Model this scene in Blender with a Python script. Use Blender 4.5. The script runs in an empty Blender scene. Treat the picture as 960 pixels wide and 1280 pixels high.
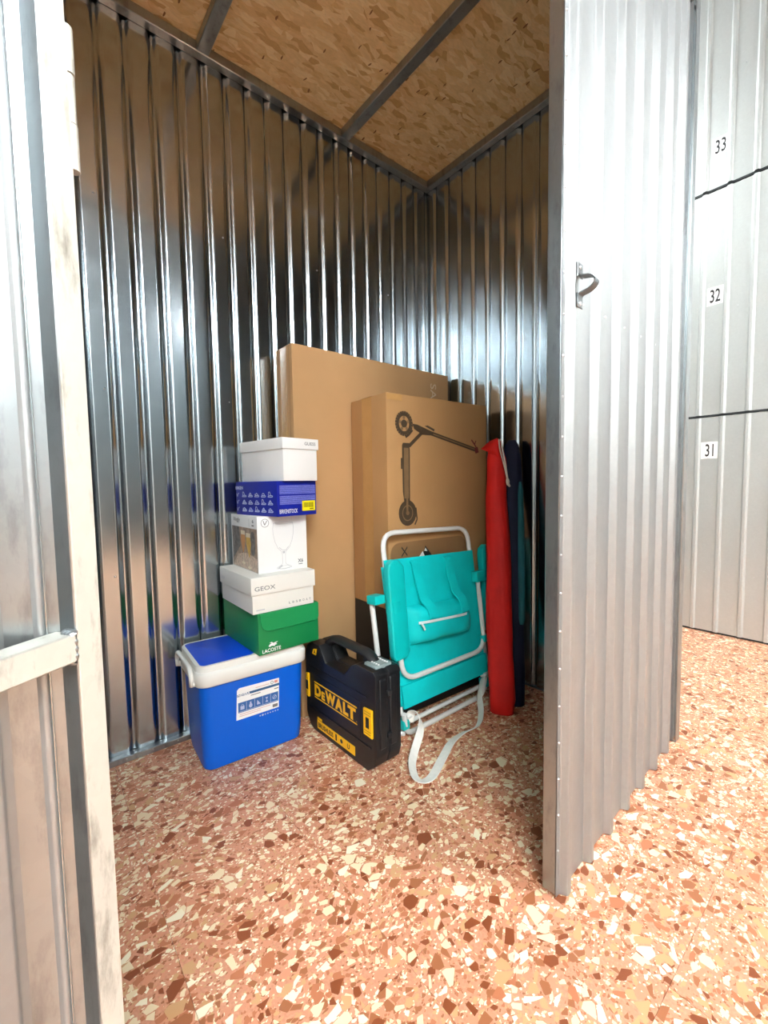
import bpy, bmesh, math, random
from mathutils import Vector, Matrix
R = math.radians
random.seed(7)
scn = bpy.context.scene
C = scn.collection

# ------------------------------------------------------------------ camera, world, lights, exposure
CAM_H = 1.10
def set_camera():
    f, yaw, pitch, roll = 542.3, R(50.30), R(-3.753), R(-0.924)
    cy, sy = math.cos(yaw), math.sin(yaw)
    fw = Vector((-sy*math.cos(pitch), cy*math.cos(pitch), math.sin(pitch)))
    r0 = Vector((cy, sy, 0)); u0 = r0.cross(fw)
    r = r0*math.cos(roll) + u0*math.sin(roll); u = r.cross(fw)
    cd = bpy.data.cameras.new('camera'); cam = bpy.data.objects.new('camera', cd); C.objects.link(cam)
    cd.sensor_fit = 'VERTICAL'; cd.sensor_height = 24.0; cd.lens = 24.0*f/1280.0
    cd.clip_start = 0.02; cd.clip_end = 60
    m = Matrix((r, u, -fw)).transposed().to_4x4(); m.translation = (0, 0, CAM_H)
    cam.matrix_world = m
    scn.camera = cam
set_camera()
w = bpy.data.worlds.new('world'); scn.world = w; w.use_nodes = True
w.node_tree.nodes['Background'].inputs[0].default_value = (0.9, 0.95, 1.0, 1)
w.node_tree.nodes['Background'].inputs[1].default_value = 0.3
LAMP = 58.0                                  # brightness of the added corridor battens out of view
scn.view_settings.view_transform = 'Standard'
scn.view_settings.look = 'None'
scn.view_settings.gamma = 1.0
scn.view_settings.use_curve_mapping = False
scn.view_settings.exposure = 1.80

# ------------------------------------------------------------------ materials
def lin(c):
    if isinstance(c, (int, float)): c = (c, c, c)
    o = []
    for v in c[:3]:
        v = v/255.0
        o.append(v/12.92 if v <= 0.04045 else ((v+0.055)/1.055)**2.4)
    return (*o, 1.0)
MATS = {}
class N:
    def __init__(s, name):
        s.m = bpy.data.materials.new(name); s.m.use_nodes = True
        s.t = s.m.node_tree; s.b = s.t.nodes['Principled BSDF']
    def n(s, typ, **kw):
        d = s.t.nodes.new(typ)
        for k, v in kw.items():
            if k.startswith('i_'): d.inputs[k[2:].replace('_', ' ')].default_value = v
            else: setattr(d, k, v)
        return d
    def l(s, a, b): s.t.links.new(a, b)
    def ramp(s, fac, stops, interp='LINEAR'):
        r = s.n('ShaderNodeValToRGB'); r.color_ramp.interpolation = interp
        el = r.color_ramp.elements
        while len(el) < len(stops): el.new(0.5)
        for e, (p, c) in zip(el, stops): e.position = p; e.color = c if len(c) == 4 else (*c, 1)
        s.l(fac, r.inputs[0]); return r
    def mix(s, fac, a, b, mode='MIX'):
        d = s.n('ShaderNodeMix', data_type='RGBA', blend_type=mode)
        for sock, v in ((d.inputs[0], fac), (d.inputs[6], a), (d.inputs[7], b)):
            if hasattr(v, 'links'): s.l(v, sock)
            else: sock.default_value = v
        return d.outputs[2]
    def math(s, op, a, b=0.0, c=0.0):
        d = s.n('ShaderNodeMath', operation=op)
        for i, v in enumerate((a, b, c)):
            if hasattr(v, 'links'): s.l(v, d.inputs[i])
            else: d.inputs[i].default_value = v
        return d.outputs[0]
def mat(name, col, rough=0.5, metal=0.0, noise=0.0, nscale=8.0, bump=0.0, bscale=40.0, spec=0.5, trans=0.0):
    if name in MATS: return MATS[name]
    k = N(name); k.b.inputs['Base Color'].default_value = lin(col)
    k.b.inputs['Roughness'].default_value = rough; k.b.inputs['Metallic'].default_value = metal
    k.b.inputs['Specular IOR Level'].default_value = spec
    if trans: k.b.inputs['Transmission Weight'].default_value = trans
    tc = k.n('ShaderNodeTexCoord')
    if noise:
        nz = k.n('ShaderNodeTexNoise', i_Scale=nscale, i_Detail=5.0); k.l(tc.outputs['Object'], nz.inputs['Vector'])
        c = lin(col); a = tuple(max(0, v*(1-noise)) for v in c[:3]); b = tuple(min(1, v*(1+noise)) for v in c[:3])
        r = k.ramp(nz.outputs['Fac'], [(0.3, a), (0.7, b)]); k.l(r.outputs[0], k.b.inputs['Base Color'])
    if bump:
        nz = k.n('ShaderNodeTexNoise', i_Scale=bscale, i_Detail=3.0); k.l(tc.outputs['Object'], nz.inputs['Vector'])
        bp = k.n('ShaderNodeBump', i_Strength=bump, i_Distance=0.004); k.l(nz.outputs['Fac'], bp.inputs['Height'])
        k.l(bp.outputs[0], k.b.inputs['Normal'])
    MATS[name] = k.m; return k.m

def zinc(name, base, rough, metal, wave, stain=0.0, stain_col=(120, 112, 100), tint=0.06):
    k = N(name); tc = k.n('ShaderNodeTexCoord')
    n1 = k.n('ShaderNodeTexNoise', i_Scale=2.2, i_Detail=4.0); k.l(tc.outputs['Object'], n1.inputs['Vector'])
    v = k.n('ShaderNodeTexVoronoi', i_Scale=90.0); k.l(tc.outputs['Object'], v.inputs['Vector'])
    c = lin(base)
    a = tuple(x*(1-tint) for x in c[:3]); b = tuple(min(1, x*(1+tint)) for x in c[:3])
    col = k.ramp(n1.outputs['Fac'], [(0.3, a), (0.7, b)]).outputs[0]
    spg = k.ramp(v.outputs['Color'], [(0, (0.95, 0.95, 0.95)), (1, (1.0, 1.0, 1.0))]).outputs[0]
    col = k.mix(1.0, col, spg, 'MULTIPLY')
    if stain:
        mp = k.n('ShaderNodeMapping'); mp.inputs['Scale'].default_value = (30, 30, 9)
        k.l(tc.outputs['Object'], mp.inputs['Vector'])
        n2 = k.n('ShaderNodeTexNoise', i_Scale=1.0, i_Detail=6.0, i_Roughness=0.65); k.l(mp.outputs[0], n2.inputs['Vector'])
        f = k.ramp(n2.outputs['Fac'], [(0.52, (0, 0, 0)), (0.72, (stain, stain, stain))]).outputs[0]
        col = k.mix(f, col, lin(stain_col))
    k.l(col, k.b.inputs['Base Color'])
    k.b.inputs['Metallic'].default_value = metal
    n3 = k.n('ShaderNodeTexNoise', i_Scale=14.0, i_Detail=4.0); k.l(tc.outputs['Object'], n3.inputs['Vector'])
    rr = k.n('ShaderNodeMapRange'); rr.inputs[3].default_value = rough*0.8; rr.inputs[4].default_value = rough*1.25
    k.l(n3.outputs['Fac'], rr.inputs[0]); k.l(rr.outputs[0], k.b.inputs['Roughness'])
    mp = k.n('ShaderNodeMapping'); mp.inputs['Scale'].default_value = (5, 5, 1.1)
    k.l(tc.outputs['Object'], mp.inputs['Vector'])
    n4 = k.n('ShaderNodeTexNoise', i_Scale=1.6, i_Detail=1.0); k.l(mp.outputs[0], n4.inputs['Vector'])
    bp = k.n('ShaderNodeBump', i_Strength=wave, i_Distance=0.02); k.l(n4.outputs['Fac'], bp.inputs['Height'])
    k.l(bp.outputs[0], k.b.inputs['Normal'])
    MATS[name] = k.m; return k.m
zinc('galvanised_sheet', (182, 190, 194), 0.17, 1.0, 0.10)
zinc('door_sheet', (164, 166, 166), 0.42, 0.75, 0.06, tint=0.02)
zinc('grey_sheet', (78, 86, 88), 0.5, 0.3, 0.05, tint=0.02)
zinc('locker_sheet', (200, 203, 201), 0.38, 0.55, 0.05, tint=0.02)
zinc('steel_tube', (165, 170, 172), 0.34, 0.95, 0.05, stain=0.5, stain_col=(95, 95, 95))
zinc('worn_tube', (200, 198, 188), 0.5, 0.35, 0.05, stain=0.85, stain_col=(110, 104, 92))

def make_terrazzo():
    k = N('terrazzo'); tc = k.n('ShaderNodeTexCoord'); oi = k.n('ShaderNodeObjectInfo')
    off = k.n('ShaderNodeVectorMath', operation='SCALE'); off.inputs[0].default_value = (31.7, 17.3, 0.0)
    k.l(oi.outputs['Random'], off.inputs['Scale'])
    add = k.n('ShaderNodeVectorMath', operation='ADD'); k.l(tc.outputs['Object'], add.inputs[0]); k.l(off.outputs[0], add.inputs[1])
    nz = k.n('ShaderNodeTexNoise', i_Scale=6.0, i_Detail=1.0); k.l(add.outputs[0], nz.inputs['Vector'])
    sub = k.n('ShaderNodeVectorMath', operation='SUBTRACT'); k.l(nz.outputs['Color'], sub.inputs[0]); sub.inputs[1].default_value = (0.5, 0.5, 0.5)
    sc = k.n('ShaderNodeVectorMath', operation='SCALE'); k.l(sub.outputs[0], sc.inputs[0]); sc.inputs['Scale'].default_value = 0.06
    vec = k.n('ShaderNodeVectorMath', operation='ADD'); k.l(add.outputs[0], vec.inputs[0]); k.l(sc.outputs[0], vec.inputs[1])
    gn = k.n('ShaderNodeTexNoise', i_Scale=160.0, i_Detail=3.0); k.l(add.outputs[0], gn.inputs['Vector'])
    col = k.ramp(gn.outputs['Fac'], [(0.3, lin((200, 134, 104))), (0.7, lin((220, 158, 126)))]).outputs[0]
    # layers of chips: (cells per metre, share of cells that are chips, gap at the edge, palette)
    cream, ivory, tan, pink = lin((236, 214, 176)), lin((244, 232, 202)), lin((208, 160, 114)), lin((214, 146, 114))
    red, brown, rust = lin((140, 74, 42)), lin((166, 102, 66)), lin((188, 116, 80))
    layers = [
        (230.0, 0.34, 0.08, [cream, tan, rust, pink, brown, ivory]),
        (125.0, 0.36, 0.12, [cream, pink, rust, tan, brown, ivory, pink]),
        (66.0, 0.36, 0.14, [tan, cream, red, ivory, pink, rust, cream, brown]),
        (38.0, 0.26, 0.20, [ivory, brown, tan, red, cream, rust]),
    ]
    for i, (s, share, gap, pal) in enumerate(layers):
        mp = k.n('ShaderNodeMapping'); mp.inputs['Rotation'].default_value = (0, 0, 0.7*i+0.3)
        mp.inputs['Location'].default_value = (3.1*i, 1.7*i, 0); mp.inputs['Scale'].default_value = (1.0, 0.80, 1.0)
        k.l(vec.outputs[0], mp.inputs['Vector'])
        va = k.n('ShaderNodeTexVoronoi', voronoi_dimensions='2D', feature='F1', i_Scale=s)
        vb = k.n('ShaderNodeTexVoronoi', voronoi_dimensions='2D', feature='DISTANCE_TO_EDGE', i_Scale=s)
        k.l(mp.outputs[0], va.inputs['Vector']); k.l(mp.outputs[0], vb.inputs['Vector'])
        sep = k.n('ShaderNodeSeparateColor'); k.l(va.outputs['Color'], sep.inputs[0])
        chip = k.math('LESS_THAN', sep.outputs[0], share)
        g = k.math('MULTIPLY_ADD', sep.outputs[2], gap, 0.03)
        inside = k.math('GREATER_THAN', vb.outputs['Distance'], g)
        m = k.math('MULTIPLY', chip, inside)
        stops = [(j/len(pal), pal[j]) for j in range(len(pal))]
        pc = k.ramp(sep.outputs[1], stops, 'CONSTANT').outputs[0]
        col = k.mix(m, col, pc)
    k.l(col, k.b.inputs['Base Color'])
    k.b.inputs['Roughness'].default_value = 0.42
    k.b.inputs['Specular IOR Level'].default_value = 0.4
    MATS['terrazzo'] = k.m
make_terrazzo()

def make_osb():
    k = N('oriented_strand_board'); tc = k.n('ShaderNodeTexCoord'); oi = k.n('ShaderNodeObjectInfo')
    off = k.n('ShaderNodeVectorMath', operation='SCALE'); off.inputs[0].default_value = (7.7, 5.3, 0.0); k.l(oi.outputs['Random'], off.inputs['Scale'])
    vec = k.n('ShaderNodeVectorMath', operation='ADD'); k.l(tc.outputs['Object'], vec.inputs[0]); k.l(off.outputs[0], vec.inputs[1])
    nz = k.n('ShaderNodeTexNoise', i_Scale=9.0, i_Detail=3.0); k.l(vec.outputs[0], nz.inputs['Vector'])
    sub = k.n('ShaderNodeVectorMath', operation='SUBTRACT'); k.l(nz.outputs['Color'], sub.inputs[0]); sub.inputs[1].default_value = (0.5, 0.5, 0.5)
    sc = k.n('ShaderNodeVectorMath', operation='SCALE'); k.l(sub.outputs[0], sc.inputs[0]); sc.inputs['Scale'].default_value = 0.05
    v2 = k.n('ShaderNodeVectorMath', operation='ADD'); k.l(vec.outputs[0], v2.inputs[0]); k.l(sc.outputs[0], v2.inputs[1])
    pal = [lin(c) for c in ((238, 204, 148), (228, 190, 132), (242, 212, 160), (232, 196, 140), (212, 168, 112), (238, 206, 152), (234, 200, 144), (246, 218, 168))]
    col = lin((186, 140, 92))
    for i, (rot, sx, sy, share) in enumerate(((0.4, 20, 9, 1.0), (1.9, 28, 11, 0.5), (2.7, 36, 12, 0.42), (1.1, 50, 17, 0.32), (0.0, 64, 20, 0.2))):
        mp = k.n('ShaderNodeMapping'); mp.inputs['Rotation'].default_value = (0, 0, rot); mp.inputs['Scale'].default_value = (sx, sy, 1)
        mp.inputs['Location'].default_value = (i*2.3, i*4.1, 0)
        k.l(v2.outputs[0], mp.inputs['Vector'])
        vo = k.n('ShaderNodeTexVoronoi', voronoi_dimensions='2D', i_Scale=1.0); k.l(mp.outputs[0], vo.inputs['Vector'])
        sep = k.n('ShaderNodeSeparateColor'); k.l(vo.outputs['Color'], sep.inputs[0])
        pc = k.ramp(sep.outputs[1], [(j/len(pal), pal[j]) for j in range(len(pal))], 'CONSTANT').outputs[0]
        gr = k.n('ShaderNodeTexNoise', i_Scale=3.0, i_Detail=3.0); k.l(mp.outputs[0], gr.inputs['Vector'])
        gcol = k.ramp(gr.outputs['Fac'], [(0.3, (0.90, 0.89, 0.87)), (0.7, (1.05, 1.05, 1.05))]).outputs[0]
        pc = k.mix(1.0, pc, gcol, 'MULTIPLY')
        if share >= 1: col = pc
        else: col = k.mix(k.math('LESS_THAN', sep.outputs[0], share), col, pc)
    # a few dark slivers
    mp = k.n('ShaderNodeMapping'); mp.inputs['Rotation'].default_value = (0, 0, 0.9); mp.inputs['Scale'].default_value = (30, 90, 1)
    k.l(v2.outputs[0], mp.inputs['Vector'])
    vo = k.n('ShaderNodeTexVoronoi', voronoi_dimensions='2D', i_Scale=1.0); k.l(mp.outputs[0], vo.inputs['Vector'])
    sep = k.n('ShaderNodeSeparateColor'); k.l(vo.outputs['Color'], sep.inputs[0])
    dk = k.math('MULTIPLY', k.math('LESS_THAN', sep.outputs[0], 0.02), k.math('LESS_THAN', vo.outputs['Distance'], 0.33))
    col = k.mix(dk, col, lin((140, 94, 56)))
    k.l(col, k.b.inputs['Base Color']); k.b.inputs['Roughness'].default_value = 0.75
    MATS['osb'] = k.m
make_osb()

def emit(name, col, s):
    k = N(name); k.b.inputs['Base Color'].default_value = (0.9, 0.9, 0.9, 1)
    k.b.inputs['Emission Color'].default_value = lin(col); k.b.inputs['Emission Strength'].default_value = s
    MATS[name] = k.m
emit('lamp_diffuser', (246, 252, 255), LAMP)

def cardboard(name, col):
    k = N(name); tc = k.n('ShaderNodeTexCoord')
    n1 = k.n('ShaderNodeTexNoise', i_Scale=3.0, i_Detail=4.0); k.l(tc.outputs['Object'], n1.inputs['Vector'])
    c = lin(col)
    r = k.ramp(n1.outputs['Fac'], [(0.3, tuple(v*0.93 for v in c[:3])), (0.7, tuple(min(1, v*1.06) for v in c[:3]))])
    k.l(r.outputs[0], k.b.inputs['Base Color']); k.b.inputs['Roughness'].default_value = 0.7
    k.b.inputs['Specular IOR Level'].default_value = 0.25
    wv = k.n('ShaderNodeTexWave', wave_type='BANDS', bands_direction='Z', i_Scale=60.0); k.l(tc.outputs['Object'], wv.inputs['Vector'])
    bp = k.n('ShaderNodeBump', i_Strength=0.05, i_Distance=0.002); k.l(wv.outputs['Fac'], bp.inputs['Height']); k.l(bp.outputs[0], k.b.inputs['Normal'])
    MATS[name] = k.m
cardboard('cardboard', (184, 144, 100)); cardboard('cardboard_tan', (176, 134, 88))

mat('concrete_white', (232, 232, 228), 0.8, noise=0.04)
mat('concrete_grey', (112, 113, 112), 0.85, noise=0.06)
mat('grout', (205, 145, 116), 0.8, noise=0.1, nscale=40)
mat('seam_dark', (40, 44, 46), 0.6, noise=0.1)
mat('sticker_white', (246, 246, 244), 0.5, noise=0.01)
mat('ink_black', (28, 28, 30), 0.5, noise=0.05)
mat('ink_grey', (120, 120, 122), 0.5, noise=0.05)
mat('ink_pale', (196, 197, 200), 0.5, noise=0.04)
mat('cooler_blue', (0, 98, 216), 0.36, spec=0.3, noise=0.03, nscale=3, bump=0.04, bscale=220)
mat('cooler_lid_blue', (6, 74, 214), 0.4, spec=0.3, noise=0.03, nscale=3, bump=0.05, bscale=220)
mat('cooler_white', (238, 238, 232), 0.38, noise=0.015, nscale=4)
mat('label_blue', (52, 104, 170), 0.45, noise=0.04)
mat('label_teal', (44, 96, 140), 0.45, noise=0.04)
mat('label_red', (220, 150, 140), 0.45, noise=0.04)
mat('box_green', (14, 132, 72), 0.45, noise=0.03, nscale=5)
mat('box_green_flap', (24, 146, 82), 0.45, noise=0.03, nscale=5)
mat('box_white', (240, 240, 238), 0.5, noise=0.012, nscale=5)
mat('box_cream', (238, 236, 228), 0.5, noise=0.012, nscale=5)
mat('box_blue', (10, 30, 150), 0.4, noise=0.05, nscale=5)
mat('print_lilac', (112, 120, 205), 0.5, noise=0.25, nscale=260)
mat('print_ice', (190, 200, 228), 0.5, noise=0.06)
mat('sticker_yellow', (240, 226, 20), 0.45, noise=0.04)
mat('barcode_olive', (120, 112, 10), 0.5, noise=0.1)
mat('photo_brown', (172, 148, 130), 0.45, noise=0.35, nscale=45)
mat('photo_grey', (118, 114, 112), 0.45, noise=0.4, nscale=60)
mat('photo_sparkle', (214, 190, 170), 0.45, noise=0.3, nscale=120)
mat('photo_amber', (214, 152, 92), 0.4, noise=0.1, nscale=40)
mat('photo_gold', (222, 180, 84), 0.4, noise=0.1, nscale=40)
mat('photo_foam', (240, 226, 200), 0.4, noise=0.05)
mat('case_black', (24, 25, 28), 0.42, noise=0.12, nscale=20, bump=0.08, bscale=300)
mat('case_grip', (34, 34, 36), 0.55, noise=0.12, nscale=20)
mat('case_yellow', (250, 190, 16), 0.42, noise=0.03)
mat('organiser_grey', (150, 168, 168), 0.3, noise=0.08)
mat('tube_white', (226, 226, 222), 0.3, noise=0.02)
mat('fabric_teal', (0, 206, 206), 0.62, noise=0.05, nscale=14, bump=0.25, bscale=500, spec=0.3)
mat('plastic_teal', (4, 192, 188), 0.38, noise=0.04)
mat('zip_white', (225, 240, 238), 0.5, noise=0.03)
mat('webbing', (240, 238, 230), 0.75, noise=0.05, nscale=60, bump=0.2, bscale=700)
mat('cloth_red', (214, 30, 24), 0.6, noise=0.08, nscale=12, bump=0.25, bscale=60, spec=0.3)
mat('cloth_navy', (26, 34, 64), 0.65, noise=0.1, nscale=12, bump=0.25, bscale=60, spec=0.3)
mat('cloth_petrol', (38, 112, 124), 0.6, noise=0.08, nscale=12, bump=0.25, bscale=60, spec=0.3)
mat('cord_white', (222, 214, 204), 0.7, noise=0.05, nscale=90)
mat('scooter_ink', (74, 58, 40), 0.6, noise=0.1, nscale=30)
mat('scooter_ink_light', (128, 100, 66), 0.6, noise=0.08, nscale=30)
mat('scooter_ink_red', (110, 40, 34), 0.6, noise=0.08, nscale=30)
mat('box_black_print', (26, 25, 26), 0.5, noise=0.1)
mat('print_dark_tan', (140, 104, 66), 0.6, noise=0.06)
mat('packing_tape', (186, 142, 88), 0.25, noise=0.05, nscale=20)
mat('pale_ink', (214, 190, 160), 0.6, noise=0.04)
mat('rivet_steel', (200, 202, 204), 0.3, 0.9, noise=0.1, nscale=60)
mat('handle_steel', (120, 122, 124), 0.35, 0.9, noise=0.1, nscale=40)

# ------------------------------------------------------------------ builders
def link(name, me, parent=None):
    o = bpy.data.objects.new(name, me); C.objects.link(o)
    if parent: o.parent = parent
    return o
def obj(name, verts, faces, m, parent=None, smooth=False, normals=None):
    me = bpy.data.meshes.new(name); me.from_pydata([tuple(v) for v in verts], [], faces); me.update()
    if smooth: me.polygons.foreach_set('use_smooth', [True]*len(me.polygons))
    if normals: me.normals_split_custom_set_from_vertices([tuple(n) for n in normals])
    me.materials.append(MATS[m]); return link(name, me, parent)
def bmobj(name, bm, m, parent=None, smooth=False, angle=None):
    me = bpy.data.meshes.new(name); bm.normal_update(); bm.to_mesh(me); bm.free()
    if smooth: me.polygons.foreach_set('use_smooth', [True]*len(me.polygons))
    if smooth and angle: me.set_sharp_from_angle(angle=R(angle))
    me.materials.append(MATS[m]); return link(name, me, parent)
def empty(name, loc=(0, 0, 0), rz=0.0):
    o = bpy.data.objects.new(name, None); C.objects.link(o); o.location = loc; o.rotation_euler = (0, 0, rz)
    o.empty_display_size = 0.05; return o
def tag(o, label, cat=None, group=None, kind=None):
    o['label'] = label
    if cat: o['category'] = cat
    if group: o['group'] = group
    if kind: o['kind'] = kind
    return o
def box_bm(x0, x1, y0, y1, z0, z1, bev=0.0, seg=2, bm=None):
    new = bmesh.new()
    vs = [new.verts.new((x, y, z)) for x in (x0, x1) for y in (y0, y1) for z in (z0, z1)]
    for f in ((0, 1, 3, 2), (4, 6, 7, 5), (0, 4, 5, 1), (2, 3, 7, 6), (0, 2, 6, 4), (1, 5, 7, 3)): new.faces.new([vs[i] for i in f])
    if bev: bmesh.ops.bevel(new, geom=list(new.edges), offset=bev, segments=seg, affect='EDGES', profile=0.6)
    if bm is None: return new
    tmp = bpy.data.meshes.new('t'); new.to_mesh(tmp); new.free(); bm.from_mesh(tmp); bpy.data.meshes.remove(tmp); return bm
def box(name, x0, x1, y0, y1, z0, z1, m, parent=None, bev=0.0, seg=2):
    return bmobj(name, box_bm(x0, x1, y0, y1, z0, z1, bev, seg), m, parent, smooth=bev > 0, angle=40)
def prism_bm(poly, frame, d0, d1, bev=0.0, seg=2):
    # poly in (u,v) of frame=(O,u,v); extruded from d0 to d1 along n=u x v
    O, u, v = (Vector(a) for a in frame); n = u.cross(v)
    bm = bmesh.new(); k = len(poly)
    a = [bm.verts.new(O+u*p[0]+v*p[1]+n*d0) for p in poly]; b = [bm.verts.new(O+u*p[0]+v*p[1]+n*d1) for p in poly]
    bm.faces.new(b); bm.faces.new(a[::-1])
    for i in range(k): bm.faces.new((a[i], a[(i+1) % k], b[(i+1) % k], b[i]))
    bmesh.ops.recalc_face_normals(bm, faces=list(bm.faces))
    if bev:
        bmesh.ops.bevel(bm, geom=list(bm.edges), offset=bev, segments=seg, affect='EDGES', profile=0.6, clamp_overlap=True)
    return bm
def roundpath(pts, r, seg=6):
    # polyline with rounded corners
    P = [Vector(p) for p in pts]; out = [P[0]]
    for i in range(1, len(P)-1):
        a, b, c = P[i-1], P[i], P[i+1]; rr = min(r, (a-b).length*0.49, (c-b).length*0.49)
        p0 = b+(a-b).normalized()*rr; p1 = b+(c-b).normalized()*rr
        for j in range(seg+1):
            t = j/seg; out.append(p0*(1-t)**2 + b*2*t*(1-t) + p1*t*t)
    out.append(P[-1]); return out
def tube_data(path, r, n=10, closed=False, flat=1.0):
    P = [Vector(p) for p in path]; V = []; F = []
    T = []
    for i in range(len(P)):
        a = P[i-1] if (i > 0 or closed) else P[i]; b = P[(i+1) % len(P)] if (i < len(P)-1 or closed) else P[i]
        T.append((b-a).normalized())
    ref = Vector((0, 0, 1)) if abs(T[0].z) < 0.9 else Vector((0, 1, 0))
    nrm = (ref - T[0]*ref.dot(T[0])).normalized()
    rad = r if hasattr(r, '__len__') else [r]*len(P)
    for i, p in enumerate(P):
        nrm = (nrm - T[i]*nrm.dot(T[i])).normalized(); bi = T[i].cross(nrm)
        for j in range(n):
            a = 2*math.pi*j/n; V.append(p+nrm*math.cos(a)*rad[i]+bi*math.sin(a)*rad[i]*flat)
    k = len(P)
    for i in range(k if closed else k-1):
        for j in range(n):
            a, b = i*n+j, i*n+(j+1) % n; i2 = (i+1) % k
            F.append((a, b, i2*n+(j+1) % n, i2*n+j))
    if not closed: F.append(tuple(range(n))[::-1]); F.append(tuple(range((k-1)*n, k*n)))
    return V, F
def tube(name, path, r, m, parent=None, n=10, closed=False):
    V, F = tube_data(path, r, n, closed); o = obj(name, V, F, m, parent, True)
    o.data.set_sharp_from_angle(angle=R(60)); return o
def join(parts):
    V, F = [], []
    for v, f in parts:
        k = len(V); V += list(v); F += [tuple(i+k for i in q) for q in f]
    return V, F
def boxdata(x0, x1, y0, y1, z0, z1):
    V = [(x, y, z) for x in (x0, x1) for y in (y0, y1) for z in (z0, z1)]
    return V, [(0, 1, 3, 2), (4, 6, 7, 5), (0, 4, 5, 1), (2, 3, 7, 6), (0, 2, 6, 4), (1, 5, 7, 3)]
def dome(c, n, r, h, k=8):
    n = Vector(n).normalized(); ref = Vector((0, 0, 1)) if abs(n.z) < 0.9 else Vector((1, 0, 0))
    a = n.cross(ref).normalized(); b = n.cross(a); c = Vector(c); V = []; F = []
    for i, (rr, hh) in enumerate(((1, 0), (0.75, 0.7))):
        for j in range(k):
            t = 2*math.pi*j/k; V.append(c+a*math.cos(t)*r*rr+b*math.sin(t)*r*rr+n*h*hh)
    V.append(c+n*h)
    for j in range(k): F.append((j, (j+1) % k, k+(j+1) % k, k+j)); F.append((k+j, k+(j+1) % k, 2*k))
    return V, F

# corrugated sheet: list of corner points (s, d) rounded, swept from z0 to z1
def corr_profile(corners, rad, seg=4):
    P = [Vector((a, b, 0)) for a, b in corners]; out = []; nrm = []
    def nn(a, b): t = (b-a).normalized(); return Vector((-t.y, t.x, 0))
    out.append(P[0]); nrm.append(nn(P[0], P[1]))
    for i in range(1, len(P)-1):
        a, b, c = P[i-1], P[i], P[i+1]; n0, n1 = nn(a, b), nn(b, c)
        rr = min(rad, (a-b).length*0.49, (c-b).length*0.49)
        p0 = b+(a-b).normalized()*rr; p1 = b+(c-b).normalized()*rr
        for j in range(seg+1):
            t = j/seg; out.append(p0*(1-t)**2+b*2*t*(1-t)+p1*t*t); nrm.append((n0*(1-t)+n1*t).normalized())
    out.append(P[-1]); nrm.append(nn(P[-2], P[-1]))
    return out, nrm
def sheet(name, corners, rad, place, z0, z1, m, parent=None, thick=0.0008):
    # place(s, d) -> (x, y); d is towards the viewer side
    pr, nr = corr_profile(corners, rad)
    V, Nn, F = [], [], []
    k = len(pr)
    def dirv(p, n):
        a = Vector((*place(p.x, p.y), 0)); b = Vector((*place(p.x+n.x, p.y+n.y), 0)); return (b-a).normalized()
    for side in (0, 1):
        for p, n in zip(pr, nr):
            q = p - n*thick*side; d = dirv(p, n)*(1 if side == 0 else -1)
            for z in (z0, z1): V.append((*place(q.x, q.y), z)); Nn.append(d)
    for i in range(k-1):
        a = 2*i; F.append((a, a+1, a+3, a+2)); b = 2*k+2*i; F.append((b, b+2, b+3, b+1))
    # make sure face winding follows the wanted normals
    FF = []
    for f in F:
        p = [Vector(V[i]) for i in f]; n = (p[1]-p[0]).cross(p[2]-p[0])
        FF.append(f if n.dot(Nn[f[0]]) > 0 else f[::-1])
    # bottom, top and side edges of the folded metal, on vertices of their own so that the shading of the faces stays clean
    def quad(*ids):
        p = [Vector(V[i]) for i in ids]; n = (p[1]-p[0]).cross(p[2]-p[0])
        n = n.normalized() if n.length > 1e-12 else Vector((0, 0, 1)); k0 = len(V)
        for q in ids: V.append(V[q]); Nn.append(n)
        FF.append((k0, k0+1, k0+2, k0+3))
    for i in range(k-1):
        quad(2*i, 2*i+2, 2*k+2*i+2, 2*k+2*i); quad(2*i+1, 2*k+2*i+1, 2*k+2*i+3, 2*i+3)
    quad(0, 2*k, 2*k+1, 1); e = 2*(k-1); quad(e, e+1, 2*k+e+1, 2*k+e)
    me = bpy.data.meshes.new(name); me.from_pydata(V, [], FF); me.update()
    me.polygons.foreach_set('use_smooth', [True]*len(me.polygons))
    me.normals_split_custom_set_from_vertices([tuple(n) for n in Nn])
    me.materials.append(MATS[m]); return link(name, me, parent)
def wall_corners(s0, s1, pitch, phase, flat, slope, depth):
    # wide flats towards the room at d=0, narrow grooves at d=-depth
    pts = [(s0, 0.0)]; a = phase
    while a > s0+flat: a -= pitch
    g = pitch-flat
    a -= pitch
    while a < s1:
        e = a+flat
        for s, d in ((e, 0), (e+slope, -depth), (e+g-slope, -depth), (e+g, 0)):
            if s0+0.002 < s < s1-0.002: pts.append((s, d))
        a += pitch
    pts.append((s1, pts[-1][1])); pts[0] = (s0, pts[1][1]); return pts
def rib_corners(s0, s1, pitch, first, top, slope, h):
    # flat pans at d=0 with narrow raised ribs
    pts = [(s0, 0.0)]; a = first
    while a + 2*slope+top < s1:
        if a > s0: pts += [(a, 0), (a+slope, h), (a+slope+top, h), (a+2*slope+top, 0)]
        a += pitch
    pts.append((s1, 0.0)); return pts

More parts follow.
